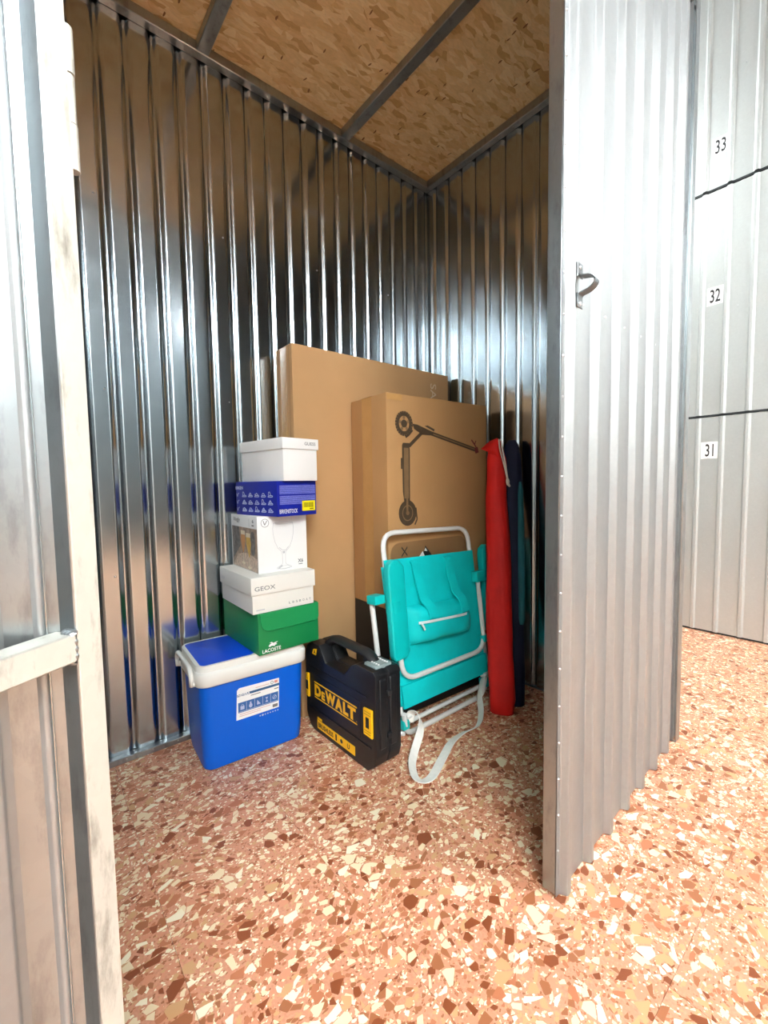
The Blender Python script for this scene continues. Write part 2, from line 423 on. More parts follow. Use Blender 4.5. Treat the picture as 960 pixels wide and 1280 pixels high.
# flat print on a face
FONT_CACHE = {}
def text_poly(s, bold=0.0):
    key = (s, bold)
    if key not in FONT_CACHE:
        cu = bpy.data.curves.new('txt', 'FONT'); cu.body = s; cu.size = 1.0; cu.resolution_u = 3; cu.offset = bold; cu.fill_mode = 'BOTH'
        ob = bpy.data.objects.new('txt', cu); C.objects.link(ob)
        bpy.context.view_layer.update()
        dg = bpy.context.evaluated_depsgraph_get()
        me = bpy.data.meshes.new_from_object(ob.evaluated_get(dg))
        V = [tuple(v.co) for v in me.vertices]; F = [tuple(p.vertices) for p in me.polygons]
        bpy.data.objects.remove(ob); bpy.data.curves.remove(cu); bpy.data.meshes.remove(me)
        FONT_CACHE[key] = (V, F)
    return FONT_CACHE[key]
class Print:
    def __init__(s, frame, lift=0.0005):
        s.O, s.u, s.v = (Vector(a) for a in frame); s.n = s.u.cross(s.v); s.lift = lift; s.V = []; s.F = []
    def pt(s, a, b, l=0.0): return s.O+s.u*a+s.v*b+s.n*(s.lift+l)
    def poly(s, pts, l=0.0):
        ar = sum(pts[i][0]*pts[(i+1) % len(pts)][1]-pts[(i+1) % len(pts)][0]*pts[i][1] for i in range(len(pts)))
        if ar < 0: pts = pts[::-1]
        k = len(s.V); s.V += [s.pt(a, b, l) for a, b in pts]; s.F.append(tuple(range(k, k+len(pts)))); return s
    def rect(s, a0, a1, b0, b1, l=0.0, r=0.0):
        if not r: return s.poly([(a0, b0), (a1, b0), (a1, b1), (a0, b1)], l)
        q = []
        for cx, cy, t0 in ((a1-r, b0+r, -90), (a1-r, b1-r, 0), (a0+r, b1-r, 90), (a0+r, b0+r, 180)):
            for j in range(6): t = R(t0+18*j); q.append((cx+r*math.cos(t), cy+r*math.sin(t)))
        return s.poly(q, l)
    def disk(s, cx, cy, rx, ry=None, n=20, l=0.0):
        ry = ry or rx
        return s.poly([(cx+rx*math.cos(2*math.pi*i/n), cy+ry*math.sin(2*math.pi*i/n)) for i in range(n)], l)
    def ring(s, cx, cy, rx, ry, wd, n=24, l=0.0):
        return s.line([(cx+rx*math.cos(2*math.pi*i/n), cy+ry*math.sin(2*math.pi*i/n)) for i in range(n+1)], wd, l)
    def line(s, pts, wd, l=0.0):
        for (x0, y0), (x1, y1) in zip(pts[:-1], pts[1:]):
            d = math.hypot(x1-x0, y1-y0)
            if d < 1e-6: continue
            nx, ny = -(y1-y0)/d*wd/2, (x1-x0)/d*wd/2
            s.poly([(x0+nx, y0+ny), (x0-nx, y0-ny), (x1-nx, y1-ny), (x1+nx, y1+ny)], l)
        return s
    def text(s, t, a0, a1, b0, b1, bold=0.0, rot=0, l=0.0):
        V, F = text_poly(t, bold)
        if rot: V = [(-y, x, z) if rot == 90 else (y, -x, z) for x, y, z in V]
        x0, x1 = min(v[0] for v in V), max(v[0] for v in V); y0, y1 = min(v[1] for v in V), max(v[1] for v in V)
        k = len(s.V)
        s.V += [s.pt(a0+(v[0]-x0)/(x1-x0)*(a1-a0), b0+(v[1]-y0)/(y1-y0)*(b1-b0), l) for v in V]
        s.F += [tuple(i+k for i in f) for f in F]; return s
    def build(s, name, m, parent, label=None, stuff=False):
        o = obj(name, s.V, s.F, m, parent)
        if stuff or name in ('small_print', 'latch_groove', 'photo_foam', 'icon_print', 'pictograms', 'barcode', 'marks'): o['kind'] = 'stuff'
        if label: o['label'] = label
        return o

# ------------------------------------------------------------------ the setting
XB, YR, XF, YL = -1.985, 2.036, -0.585, 0.012        # sheet faces of the unit: back, right, front line, left
ZC = 2.94
XE, YE, YK, XP, ZT = 4.20, -2.6, 3.713, -2.75, 4.62  # corridor: opposite wall, near end, locker wall, passage end, ceiling

fl = tag(box('floor', XP-0.05, XE+0.05, YE-0.05, YK+0.1, -0.06, -0.004, 'grout'), 'salmon terrazzo tile floor with cream and red brown stone chips', 'floor', kind='structure')
TS = 0.40; TG = 0.0004
def make_tiles():
    me = None
    x = -0.286; 
    while x > XP: x -= TS
    xs = []
    while x < XE: xs.append(x); x += TS
    y = 1.02
    while y > YE: y -= TS
    ys = []
    while y < YK: ys.append(y); y += TS
    for xx in xs:
        for yy in ys:
            if me is None:
                bm = box_bm(-TS/2+TG, TS/2-TG, -TS/2+TG, TS/2-TG, -0.004, 0.0)
                me = bpy.data.meshes.new('terrazzo_tile'); bm.to_mesh(me); bm.free(); me.materials.append(MATS['terrazzo'])
            o = link('terrazzo_tile', me, fl); o.location = (xx+TS/2, yy+TS/2, 0)
make_tiles()

PITCH, FLAT, SLOPE, DEPTH = 0.0962, 0.060, 0.0145, 0.0095
wb = sheet('wall_back', wall_corners(YL-0.01, YR+0.018, PITCH, 0.507, FLAT, SLOPE, DEPTH), 0.0085,
           lambda s, d: (XB+d, s), 0.012, ZC, 'galvanised_sheet')
tag(wb, 'shiny corrugated galvanised back wall behind the stacked boxes', 'wall', kind='structure')
wr = sheet('wall_right', wall_corners(XB-0.018, XF+0.01, 0.0985, -1.898, 0.064, SLOPE, DEPTH), 0.0085,
           lambda s, d: (s, YR-d), 0.012, ZC, 'galvanised_sheet')
tag(wr, 'shiny corrugated galvanised side wall behind the red bag', 'wall', kind='structure')
wl = sheet('wall_left', wall_corners(XB-0.018, XF+0.01, 0.0985, -1.898, 0.064, SLOPE, DEPTH), 0.0085,
           lambda s, d: (s, YL+d), 0.012, ZC, 'galvanised_sheet')
tag(wl, 'corrugated galvanised side wall behind the open door leaf', 'wall', kind='structure')
# bottom tracks and top rails
def track(parent, x0, x1, y0, y1): return box('bottom_track', x0, x1, y0, y1, 0.0, 0.024, 'steel_tube', parent, 0.002, 1)
track(wb, XB-0.006, XB+0.030, YL+0.03, YR-0.002)
box('top_rail', XB-0.001, XB+0.038, YL+0.001, YR-0.001, 2.897, ZC-0.001, 'steel_tube', wb, 0.003, 1)
box('top_rail', XB+0.0385, XF, YR-0.038, YR+0.001, 2.897, ZC-0.001, 'steel_tube', wr, 0.003, 1)
box('bottom_track', XB+0.03, XF, YR+0.001, YR+0.016, 0.0, 0.010, 'steel_tube', wr)
box('top_rail', XB+0.0385, XF, YL-0.001, YL+0.038, 2.897, ZC-0.001, 'steel_tube', wl, 0.003, 1)
box('bottom_track', XB+0.03, XF, YL-0.016, YL-0.001, 0.0, 0.010, 'steel_tube', wl)
# screws along the back track and wall
def rivets(name, items, parent, r=0.0035, h=0.002):
    V, F = join([dome(c, n, r, h) for c, n in items]); o = obj(name, V, F, 'rivet_steel', parent, True); o['kind'] = 'stuff'; return o
its = []
y = 0.262
while y < YR:
    its.append(((XB+0.0305, y, 0.014), (1, 0, 0))); y += PITCH*1.0
for yy in (0.262, 0.744, 1.225, 1.706):
    for z in (0.75, 1.48, 2.2): its.append(((XB, yy, z), (1, 0, 0)))
rivets('screws', its, wb)

ce = tag(empty('ceiling', ((XB+XF)/2, (YL+YR)/2, ZC)), 'oriented strand board ceiling of the storage unit on grey steel beams', 'ceiling', kind='structure')
for a, b in ((YL-0.02, 0.6735), (0.6745, 1.3935), (1.3945, YR+0.02)):
    o = box('strand_board', XB-0.02, XF+0.02, a, b, ZC, ZC+0.018, 'osb'); o.parent = ce; o.matrix_parent_inverse = Matrix.Translation(-Vector(ce.location))
for yc in (0.674, 1.394):
    o = box('beam', XB+0.038, XF, yc-0.025, yc+0.025, 2.899, ZC-0.0005, 'steel_tube', None, 0.003, 1); o.parent = ce; o.matrix_parent_inverse = Matrix.Translation(-Vector(ce.location))

# front frame of the unit
tag(box('trim_1', XF-0.035, XF+0.012, 2.027+0.010, 2.082, 0.0, 4.3, 'steel_tube', None, 0.003, 1), 'grey steel corner post beside the closed door leaf', 'post', kind='structure')
tag(box('trim_2', XF-0.034, XF+0.004, -0.03, YL+0.024, 0.0, ZC, 'steel_tube', None, 0.003, 1), 'grey steel jamb post behind the open door leaf', 'post', kind='structure')
tag(box('trim_3', XF-0.034, XF+0.004, YL+0.025, 2.036, 2.90, ZC-0.0015, 'steel_tube', None, 0.003, 1), 'grey steel head beam above the unit doors', 'beam', kind='structure')

# corridor shell
def flat_sheet_wall(name, place, s0, s1, z0, z1, label, m='locker_sheet'):
    o = sheet(name, rib_corners(s0, s1, 0.137, s0+0.05, 0.016, 0.011, 0.014), 0.003, place, z0, z1, m)
    return tag(o, label, 'wall', kind='structure')
flat_sheet_wall('wall_opposite', lambda s, d: (XE-d, s), YE, YK, 0.0, ZT, 'ribbed white metal wall across the corridor')
GD = tag(empty('added_grey_door', (XE, 1.55, 0.0)), 'added unseen tall grey ribbed door for the back wall to mirror', 'door', kind='structure')  # added out of view so the back wall's flats mirror grey
sheet('sheet', rib_corners(-1.05, 1.05, 0.137, -1.0, 0.016, 0.011, 0.014), 0.003, lambda s, d: (-0.03-d, s), 0.01, ZT-0.06, 'grey_sheet', GD)
box('frame', -0.0295, -0.016, -1.06, 1.06, 0.0, ZT-0.05, 'seam_dark', GD)
flat_sheet_wall('wall_end', lambda s, d: (s, YE+d), XF-0.03, XE, 0.0, ZT, 'ribbed white metal wall closing the corridor')
flat_sheet_wall('wall_neighbour', lambda s, d: (XF-0.03+d, s), YE, -0.035, 0.0, ZT, 'ribbed white metal fronts of the neighbouring units')
flat_sheet_wall('wall_above', lambda s, d: (XF+d, s), -0.034, 2.036, ZC+0.02, ZT, 'ribbed white metal wall above the unit doors')
flat_sheet_wall('wall_side', lambda s, d: (s, 2.082+d), XP, XF-0.036, 0.0, ZT, 'ribbed white metal outer side of the unit')
flat_sheet_wall('wall_passage', lambda s, d: (XP+d, s), 2.082, YK, 0.0, ZT, 'ribbed white metal wall at the end of the passage')
flat_sheet_wall('wall_far', lambda s, d: (s, YK+0.03-d), XP, XE, 0.0, ZT, 'ribbed white metal wall around the numbered doors')
tag(box('ceiling_corridor', XP, XE, YE, YK+0.03, ZT, ZT+0.05, 'concrete_grey'), 'plain grey ceiling of the corridor', 'ceiling', kind='structure')

# unseen corridor lamps, added and placed to suit the unit's light and wall reflections
LIGHTS = ((2.1, -1.9, 'unseen added white batten light hung before the neighbouring units'), (2.1, -0.55, 'unseen added white batten light hung before the open door leaf'),
          (2.1, 2.85, 'unseen added white batten light hung before the closed door leaf'), (3.4, -1.9, 'unseen added white batten light hung by the opposite wall and the corridor end'),
          (3.4, -0.55, 'unseen added white batten light hung midway along the opposite wall'), (3.4, 2.85, 'unseen added white batten light hung by the opposite wall and the numbered doors'),
          (-2.1, 2.75, 'unseen short white batten light added in the passage to brighten the numbered doors'))  # added in the passage to brighten the numbered doors
for x, y, lab in LIGHTS:
    zl = 3.75 if x > 0 else 4.35; L = empty('unseen_batten', (x, y, zl)); hl = 0.66 if x > 0 else 0.42; tag(L, lab, 'light', 'unseen batten lights added in the corridor')
    box('housing', -0.07, 0.07, -hl, hl, -0.045, 0.0, 'concrete_white', L, 0.006)
    box('diffuser', -0.06, 0.06, -hl+0.02, hl-0.02, -0.085, -0.0455, 'lamp_diffuser', L, 0.01)
    for yy in (0.16-hl, hl-0.16): tube('hanger', [(0, yy, 0.0), (0, yy, ZT-zl)], 0.006, 'steel_tube', L, 8)

# numbered doors of the far units
def far_door(name, num, z0, z1, sticker, lab):
    x0, x1 = -1.82, -0.10
    D = empty(name, ((x0+x1)/2, YK, z0)); tag(D, lab, 'door', kind='structure')
    xc = (x0+x1)/2
    sheet('sheet', rib_corners(x0, x1, 0.137, -0.981-0.137*6, 0.018, 0.008, 0.012), 0.003, lambda s, d: (s-xc, -d), 0.0, z1-z0, 'locker_sheet', D)
    box('frame', x0-xc+0.01, x1-xc-0.01, 0.002, 0.028, -0.012, z1-z0-0.004, 'seam_dark', D)
    its = [((-0.90+0.137*k-xc, 0, zz), (0, -1, 0)) for k in range(-5, 5) for zz in ((0.42, z1-z0-0.28) if z0 < 1 else (0.70,))]
    rivets('rivets', its, D, 0.004, 0.003)
    a0, a1, b0, b1 = sticker
    st = box('number_sticker', a0-xc, a1-xc, -0.0012, 0.0, b0-z0, b1-z0, 'sticker_white', D)
    P = Print(((-xc, -0.0012, -z0), (1, 0, 0), (0, 0, 1)))
    cx, cz = (a0+a1)/2+0.001, (b0+b1)/2
    hw = 0.029 if num != '31' else 0.024
    P.text(num, cx-hw, cx+hw, cz-0.044, cz+0.044, bold=0.012); P.build('digits', 'ink_black', st)
far_door('door_3', '31', 0.014, 1.524, (-0.942, -0.846, 1.238, 1.354), 'white ribbed metal door numbered 31 standing on the floor')
far_door('door_4', '32', 1.542, 3.036, (-0.936, -0.843, 2.286, 2.406), 'white ribbed metal door numbered 32 above door 31')
far_door('door_5', '33', 3.058, 4.55, (-0.933, -0.840, 3.262, 3.378), 'white ribbed metal door numbered 33 above door 32')

# ------------------------------------------------------------------ closed door leaf on the right
def right_leaf():
    D = empty('door_1', (-0.547, 1.021, 0.0), R(2.58)); tag(D, 'closed light metal door leaf with vertical ribs and a steel pull handle', 'door', kind='structure')
    W, z0, z1 = 1.012, 0.004, 2.888
    sheet('sheet', rib_corners(0.0, W, 0.1462, 0.016, 0.020, 0.011, 0.020), 0.004, lambda s, d: (d, s), z0, z1, 'door_sheet', D)
    box('stile', -0.040, -0.001, 0.001, 0.034, 0.006, z1, 'steel_tube', D, 0.003, 1)
    box('stile', -0.040, -0.001, W-0.035, W-0.002, 0.006, z1, 'steel_tube', D, 0.003, 1)
    for z in (0.008, 1.535, z1-0.042): box('rail', -0.040, -0.001, 0.0345, W-0.0355, z, z+0.034, 'steel_tube', D, 0.003, 1)
    box('edge_trim', -0.020, 0.010, W+0.0005, W+0.008, 0.010, z1, 'steel_tube', D)
    its = [((0.0, 0.008, 0.13+0.098*k), (1, 0, 0)) for k in range(28)]
    its += [((0.0, 0.113+0.1455*k, 1.550+0.004*k), (1, 0, 0)) for k in range(7)]
    its += [((0.0, 0.198, 1.15), (1, 0, 0)), ((0.0, 0.198, 0.624), (1, 0, 0)), ((0.0, 0.205, 1.754), (1, 0, 0))]
    rivets('rivets', its, D, 0.0036, 0.003)
    # pull handle: two plates and a bowed strap
    H = bmobj('handle', box_bm(0.0205, 0.0235, 0.030, 0.060, 1.590, 1.624, 0.001, 1), 'handle_steel', D)
    H['label'] = 'grey steel bowed pull handle'
    box('plate', 0.0205, 0.0235, 0.030, 0.060, 1.519, 1.553, 'handle_steel', H, 0.001, 1)
    pth = roundpath([(0.022, 0.045, 1.606), (0.024, 0.045, 1.592), (0.050, 0.047, 1.588), (0.064, 0.048, 1.572), (0.050, 0.047, 1.556), (0.024, 0.045, 1.551), (0.022, 0.045, 1.538)], 0.010, 4)
    V = []; F = []
    for i, p in enumerate(pth):
        a = pth[max(0, i-1)]; b = pth[min(len(pth)-1, i+1)]; t = (b-a).normalized(); n = Vector((0, 1, 0)).cross(t)
        for sy, sn in ((-1, -1), (1, -1), (1, 1), (-1, 1)): V.append(p+Vector((0, 0.012*sy, 0))+n*0.0016*sn)
    for i in range(len(pth)-1):
        for j in range(4): F.append((4*i+j, 4*i+(j+1) % 4, 4*i+4+(j+1) % 4, 4*i+4+j))
    F += [(3, 2, 1, 0), tuple(4*(len(pth)-1)+j for j in range(4))]
    obj('grip', V, F, 'handle_steel', H)
    for z in (1.614, 1.529):
        V, F = dome((0.0236, 0.045, z), (1, 0, 0), 0.005, 0.003); obj('screw', V, F, 'rivet_steel', H, True)
right_leaf()

# ------------------------------------------------------------------ open door leaf on the left (inner side seen)
def left_leaf():
    # local +y runs from the free end to the hinge; local +x is the inner face, towards the camera
    ang = math.atan2(0.554, 0.833)
    D = empty('door_2', (-0.575, 0.060, 0.0), ang); tag(D, 'open door leaf showing worn pale frame tubes and mid rail', 'door', kind='structure')
    W, z1, T = 1.0, 2.888, 0.031
    sheet('sheet', [(a, -b) for a, b in rib_corners(-W, -0.001, 0.1462, -W+0.036, 0.024, 0.010, 0.020)], 0.004, lambda s, d: (-T+d, s), 0.004, z1, 'door_sheet', D)
    box('stile', -T+0.001, -0.0025, -0.0275, -0.0005, 0.006, z1, 'steel_tube', D, 0.002, 1)
    box('face_plate', -0.0024, 0.0, -0.028, 0.0, 0.006, z1, 'worn_tube', D, 0.001, 1)
    box('stile', -T+0.001, 0.0, -W, -W+0.03, 0.006, z1, 'worn_tube', D, 0.003, 2)
    for z, h in ((0.008, 0.03), (0.9150, 0.031), (z1-0.035, 0.03)):
        box('rail', -T+0.001, -0.0005, -W+0.0305, -0.0285, z, z+h, 'worn_tube', D, 0.0018, 1)
    # welded barrel hinges on the hinge edge
    for zc in (0.35, 1.508, 2.55):
        H = tube('hinge', [(-0.004, 0.003, zc-0.024), (-0.004, 0.003, zc+0.024)], 0.0055, 'worn_tube', D, 10)
        for a, b in ((0.0255, 0.072), (-0.072, -0.0255)):
            tube('knuckle', [(-0.004, 0.003, zc+a), (-0.004, 0.003, zc+b)], 0.0062, 'worn_tube', H, 10)
    # weld beads where the mid rail meets the stile
    V, F = join([dome((-0.012+0.004*i, -0.031, 0.946), (0, -0.6, 1), 0.006, 0.004) for i in range(3)] + [dome((-0.002, -0.030, 0.921+0.008*i), (1, -0.3, 0), 0.004, 0.002) for i in range(3)] + [dome((-0.010+0.004*i, -0.031, 0.914), (0, -0.6, -1), 0.005, 0.003) for i in range(2)])
    o = obj('weld', V, F, 'steel_tube', D, True); o['kind'] = 'stuff'
left_leaf()

# ------------------------------------------------------------------ cardboard boxes
def on_base(name, fx, fy, yaw, Wd, Dp, z0):
    # thing whose front corner (towards camera, left end of its front) is at fx, fy; local x = front normal, local y = along the front
    a = R(yaw); r = Vector((-math.sin(a), math.cos(a))); l = Vector((-math.cos(a), -math.sin(a)))
    c = Vector((fx, fy))+r*Wd/2+l*Dp/2
    return empty(name, (c.x, c.y, z0), a)
def front(Wd, Dp, z=0.0, dx=0.0): return ((Dp/2+dx, -Wd/2, z), (0, 1, 0), (0, 0, 1))
def left(Wd, Dp, z=0.0, dy=0.0): return ((-Dp/2, -Wd/2-dy, z), (1, 0, 0), (0, 0, 1))

def big_box():
    Wd, Dp, H = 1.035, 0.157, 1.735
    B = on_base('cardboard_box', -1.781, 0.957, 0.0, Wd, Dp, 0.0)
    tag(B, 'tall thin brown cardboard box leaning on the back wall', 'box')
    box('carton', -Dp/2, Dp/2, -Wd/2, Wd/2, 0.0, H, 'cardboard', B, 0.004, 2)
    P = Print(left(Wd, Dp)); P.rect(0.045, 0.105, 0.0, H-0.002); P.build('tape', 'packing_tape', B)
    P = Print(left(Wd, Dp), 0.0008); P.rect(0.02, 0.023, 0.0, H-0.005); P.rect(0.128, 0.131, 0.0, H-0.005); P.build('crease', 'print_dark_tan', B)
    P = Print(front(Wd, Dp)); P.text('SA', 0.885, 0.932, 1.585, 1.672, 0.0, rot=-90); P.build('lettering', 'pale_ink', B)
big_box()

def scooter_box():
    Wd, Dp, H = 0.666, 0.288, 1.502
    B = on_base('scooter_box', -1.480, 1.251, -3.18, Wd, Dp, 0.0)
    tag(B, 'brown cardboard box printed with a dark electric scooter', 'box')
    box('carton', -Dp/2, Dp/2, -Wd/2, Wd/2, 0.0, H, 'cardboard_tan', B, 0.004, 2)
    P = Print(left(Wd, Dp)); P.rect(0.095, 0.175, 0.525, H-0.002); P.build('tape', 'packing_tape', B)
    P = Print(((-Dp/2, -Wd/2, H), (1, 0, 0), (0, 1, 0))); P.rect(0.095, 0.175, 0.0, 0.07); P.build('tape', 'packing_tape', B)
    P = Print(front(Wd, Dp)); P.rect(0.003, 0.09, H-0.03, H-0.004); P.build('tape', 'packing_tape', B)
    P = Print(front(Wd, Dp)); P.rect(0.003, Wd-0.003, 0.003, 0.525); P.build('black_print', 'box_black_print', B)
    P = Print(left(Wd, Dp)); P.rect(0.003, Dp-0.003, 0.003, 0.525); P.build('black_print', 'box_black_print', B)
    # scooter picture
    P = Print(front(Wd, Dp)); wc = (0.100, 1.371); w2 = (0.115, 0.962)
    P.ring(*wc, 0.041, 0.046, 0.022); P.disk(*wc, 0.018)
    P.disk(*w2, 0.053, 0.060)
    P.line([(0.108, 1.310), (0.128, 1.322), (0.150, 1.345)], 0.010)
    P.poly([(0.148, 1.374), (0.180, 1.372), (0.268, 1.346), (0.266, 1.326), (0.210, 1.326), (0.160, 1.350)])
    P.poly([(0.225, 1.368), (0.285, 1.346), (0.290, 1.356), (0.245, 1.372)])
    P.line([(0.262, 1.337), (0.590, 1.266)], 0.020)
    P.line([(0.208, 1.336), (0.128, 1.270)], 0.017)
    P.poly([(0.086, 1.272), (0.092, 1.284), (0.128, 1.284), (0.132, 1.250), (0.130, 1.000), (0.098, 1.000), (0.088, 1.060)])
    P.rect(0.078, 0.088, 1.165, 1.215)
    P.line([(0.165, 0.985), (0.172, 0.930), (0.158, 0.905)], 0.008)
    P.build('scooter_picture', 'scooter_ink', B)
    P = Print(front(Wd, Dp), 0.0009)
    P.line([(0.280, 1.333), (0.575, 1.270)], 0.006)
    for i in range(5):
        t = R(72*i+20); P.disk(wc[0]+0.024*math.cos(t), wc[1]+0.027*math.sin(t), 0.008, 0.008, 8)
    P.ring(*w2, 0.030, 0.035, 0.005); P.line([(0.113, 1.03), (0.113, 0.955)], 0.012); P.disk(*w2, 0.010)
    P.rect(0.096, 0.124, 1.03, 1.262)
    P.build('scooter_highlights', 'scooter_ink_light', B, stuff=True)
    P = Print(front(Wd, Dp), 0.0011)
    P.line([(0.575, 1.262), (0.600, 1.270)], 0.030); P.line([(0.548, 1.318), (0.572, 1.295), (0.588, 1.275)], 0.008); P.line([(0.572, 1.295), (0.582, 1.315)], 0.006)
    P.build('scooter_handlebar', 'scooter_ink_red', B)
    # printed panel behind the chair's handle
    P = Print(front(Wd, Dp), 0.0007); P.rect(0.012, 0.50, 0.50, 0.828, r=0.05); P.build('printed_panel', 'print_dark_tan', B)
    P = Print(front(Wd, Dp), 0.0010); P.text('XI', 0.075, 0.110, 0.745, 0.81, 0.0, rot=-90); P.poly([(0.20, 0.745), (0.222, 0.800), (0.275, 0.735), (0.262, 0.735), (0.245, 0.752), (0.235, 0.74)]); P.build('print_marks', 'box_black_print', B, stuff=True)
    P = Print(front(Wd, Dp), 0.0012); P.poly([(0.165, 0.735), (0.205, 0.775), (0.222, 0.740), (0.25, 0.735)]); P.poly([(0.215, 0.775), (0.222, 0.79), (0.235, 0.772)]); P.build('print_marks', 'sticker_white', B, stuff=True)
scooter_box()

def green_box():
    Wd, Dp, H = 0.274, 0.362, 0.168
    B = on_base('shoe_box', -1.604, 0.681, 1.0, Wd, Dp, 0.428)
    tag(B, 'green shoe box with rounded front flap on the blue cool box', 'box')
    box('carton', -Dp/2, Dp/2, -Wd/2, Wd/2, 0.0, H, 'box_green', B, 0.002, 2)
    fl_ = [(0.006, H-0.001), (0.010, 0.122), (0.018, 0.106), (0.030, 0.096), (0.050, 0.092), (0.230, 0.092), (0.258, 0.093), (0.270, 0.098), (0.273, 0.11), (0.273, H-0.001)]
    bmobj('flap', prism_bm(fl_[::-1], front(Wd, Dp), 0.0005, 0.007, 0.0012, 1), 'box_green_flap', B)
    P = Print(front(Wd, Dp)); P.text('LACOSTE', 0.014, 0.094, 0.006, 0.021, 0.02)
    P.poly([(0.040, 0.030), (0.046, 0.026), (0.052, 0.029), (0.060, 0.028), (0.066, 0.025), (0.069, 0.029), (0.078, 0.032), (0.072, 0.036), (0.082, 0.042), (0.070, 0.041), (0.062, 0.039), (0.054, 0.045), (0.044, 0.043), (0.055, 0.040), (0.046, 0.037)])
    P.build('lettering', 'sticker_white', B)
green_box()

def lid_box(name, label, F, yaw, Wd, Dp, z0, H, lid_h, m, over=0.006):
    # outer size Wd x Dp is the lid's
    B = on_base(name, F[0], F[1], yaw, Wd, Dp, z0); tag(B, label, 'box')
    box('carton', -Dp/2+over, Dp/2-over, -Wd/2+over, Wd/2-over, 0.0, H-0.003, m, B, 0.002, 2)
    L = box('lid', -Dp/2, Dp/2, -Wd/2, Wd/2, H-lid_h, H, m, B, 0.0025, 2)
    return B, L
def geox_box():
    Wd, Dp, z0, H = 0.281, 0.362, 0.596, 0.145
    B, L = lid_box('shoe_box', 'cream lidded shoe box under the glassware box, grey lettering on lid', (-1.602, 0.657), -0.84, Wd, Dp, z0, H, 0.070, 'box_cream')
    P = Print(front(Wd, Dp)); P.text('GEOX', 0.014, 0.100, 0.092, 0.109, 0.004); P.build('lettering', 'ink_grey', L)
    P = Print(front(Wd, Dp, 0, -0.006))
    for i, ch in enumerate('LBSBOAT'): P.text(ch, 0.160+0.0155*i, 0.169+0.0155*i, 0.017, 0.026, 0.0)
    P.build('small_print', 'ink_grey', B)
    P = Print(front(Wd, Dp, 0, -0.006)); P.rect(0.02, 0.055, 0.012, 0.017); P.build('small_print', 'ink_pale', B)
    P = Print(left(Wd, Dp)); P.text('GEOX', 0.018, 0.068, 0.096, 0.110, 0.0); P.build('lettering', 'ink_pale', L)
geox_box()
def glass_box():
    Wd, Dp, z0, H = 0.221, 0.303, 0.741, 0.233
    B = on_base('glassware_box', -1.663, 0.716, -1.47, Wd, Dp, z0)
    tag(B, 'white box of drinking glasses with a stemmed glass drawing', 'box')
    box('carton', -Dp/2, Dp/2, -Wd/2, Wd/2, 0.0, H, 'box_white', B, 0.002, 2)
    P = Print(front(Wd, Dp)); c = 0.1125
    prof = [(-0.0435, 0.202), (-0.0465, 0.180), (-0.0455, 0.158), (-0.038, 0.125), (-0.026, 0.098), (-0.010, 0.082), (-0.007, 0.070), (-0.0065, 0.035), (-0.010, 0.027), (-0.033, 0.016), (-0.034, 0.012)]
    P.line([(c+a, b) for a, b in prof], 0.0016); P.line([(c-a, b) for a, b in prof], 0.0016)
    P.ring(c, 0.202, 0.0435, 0.004, 0.0012); P.line([(c-0.034, 0.012), (c, 0.008), (c+0.034, 0.012)], 0.0016); P.ring(c, 0.016, 0.030, 0.006, 0.0012)
    P.line([(c-0.020, 0.100), (c-0.006, 0.088), (c+0.010, 0.087), (c+0.022, 0.102)], 0.0022)
    P.poly([(c-0.006, 0.083), (c+0.006, 0.083), (c+0.004, 0.074), (c-0.004, 0.074)]); P.poly([(c-0.012, 0.026), (c-0.03, 0.013), (c-0.022, 0.011), (c-0.004, 0.022)])
    P.build('glass_drawing', 'ink_pale', B)
    P = Print(front(Wd, Dp)); P.ring(0.033, 0.206, 0.0165, 0.0165, 0.0018); P.line([(0.026, 0.215), (0.032, 0.198), (0.042, 0.215)], 0.003)
    P.text('X6', 0.176, 0.201, 0.027, 0.043, 0.03); P.rect(0.179, 0.198, 0.019, 0.022); P.build('lettering', 'ink_grey', B, stuff=True)
    # photograph on the side
    P = Print(left(Wd, Dp)); P.rect(0.012, 0.300, 0.003, 0.182); ph = P.build('photo_print', 'photo_brown', B)
    f = lambda s: Dp-s                     # measured from the front corner
    P = Print(left(Wd, Dp), 0.0008); P.poly([(f(0.289), 0.182), (f(0.20), 0.182), (f(0.19), 0.10), (f(0.289), 0.03)]); P.build('photo_shade', 'photo_grey', ph)
    P = Print(left(Wd, Dp), 0.0008); P.disk(f(0.05), 0.12, 0.03, 0.05); P.build('photo_shade', 'photo_grey', ph)
    P = Print(left(Wd, Dp), 0.0009); P.poly([(f(0.29), 0.004), (f(0.005), 0.004), (f(0.005), 0.06), (f(0.12), 0.075), (f(0.22), 0.06)]); P.build('photo_table', 'photo_sparkle', ph)
    def flute(cx, top, bot, wd, m1, tilt):
        P = Print(left(Wd, Dp), 0.0011); h = top-bot
        P.poly([(cx-wd, top-0.018), (cx+wd, top-0.018), (cx+wd*1.1+tilt*0.4, top-h*0.45), (cx+0.004+tilt, bot), (cx-0.004+tilt, bot), (cx-wd*1.1+tilt*0.4, top-h*0.45)]); P.build('photo_drink', m1, ph)
        P = Print(left(Wd, Dp), 0.0011); P.poly([(cx-wd, top), (cx+wd, top), (cx+wd, top-0.018), (cx-wd, top-0.018)]); P.line([(cx+tilt, bot), (cx+tilt, bot-0.04)], 0.005); P.disk(cx+tilt, bot-0.044, 0.02, 0.006); P.build('photo_foam', 'photo_foam', ph)
    flute(f(0.158), 0.168, 0.072, 0.024, 'photo_amber', 0.0); flute(f(0.098), 0.160, 0.058, 0.024, 'photo_gold', 0.008)
    P = Print(left(Wd, Dp)); P.text('Vingly', f(0.272), f(0.19), 0.198, 0.222, 0.01); P.build('lettering', 'ink_grey', B)
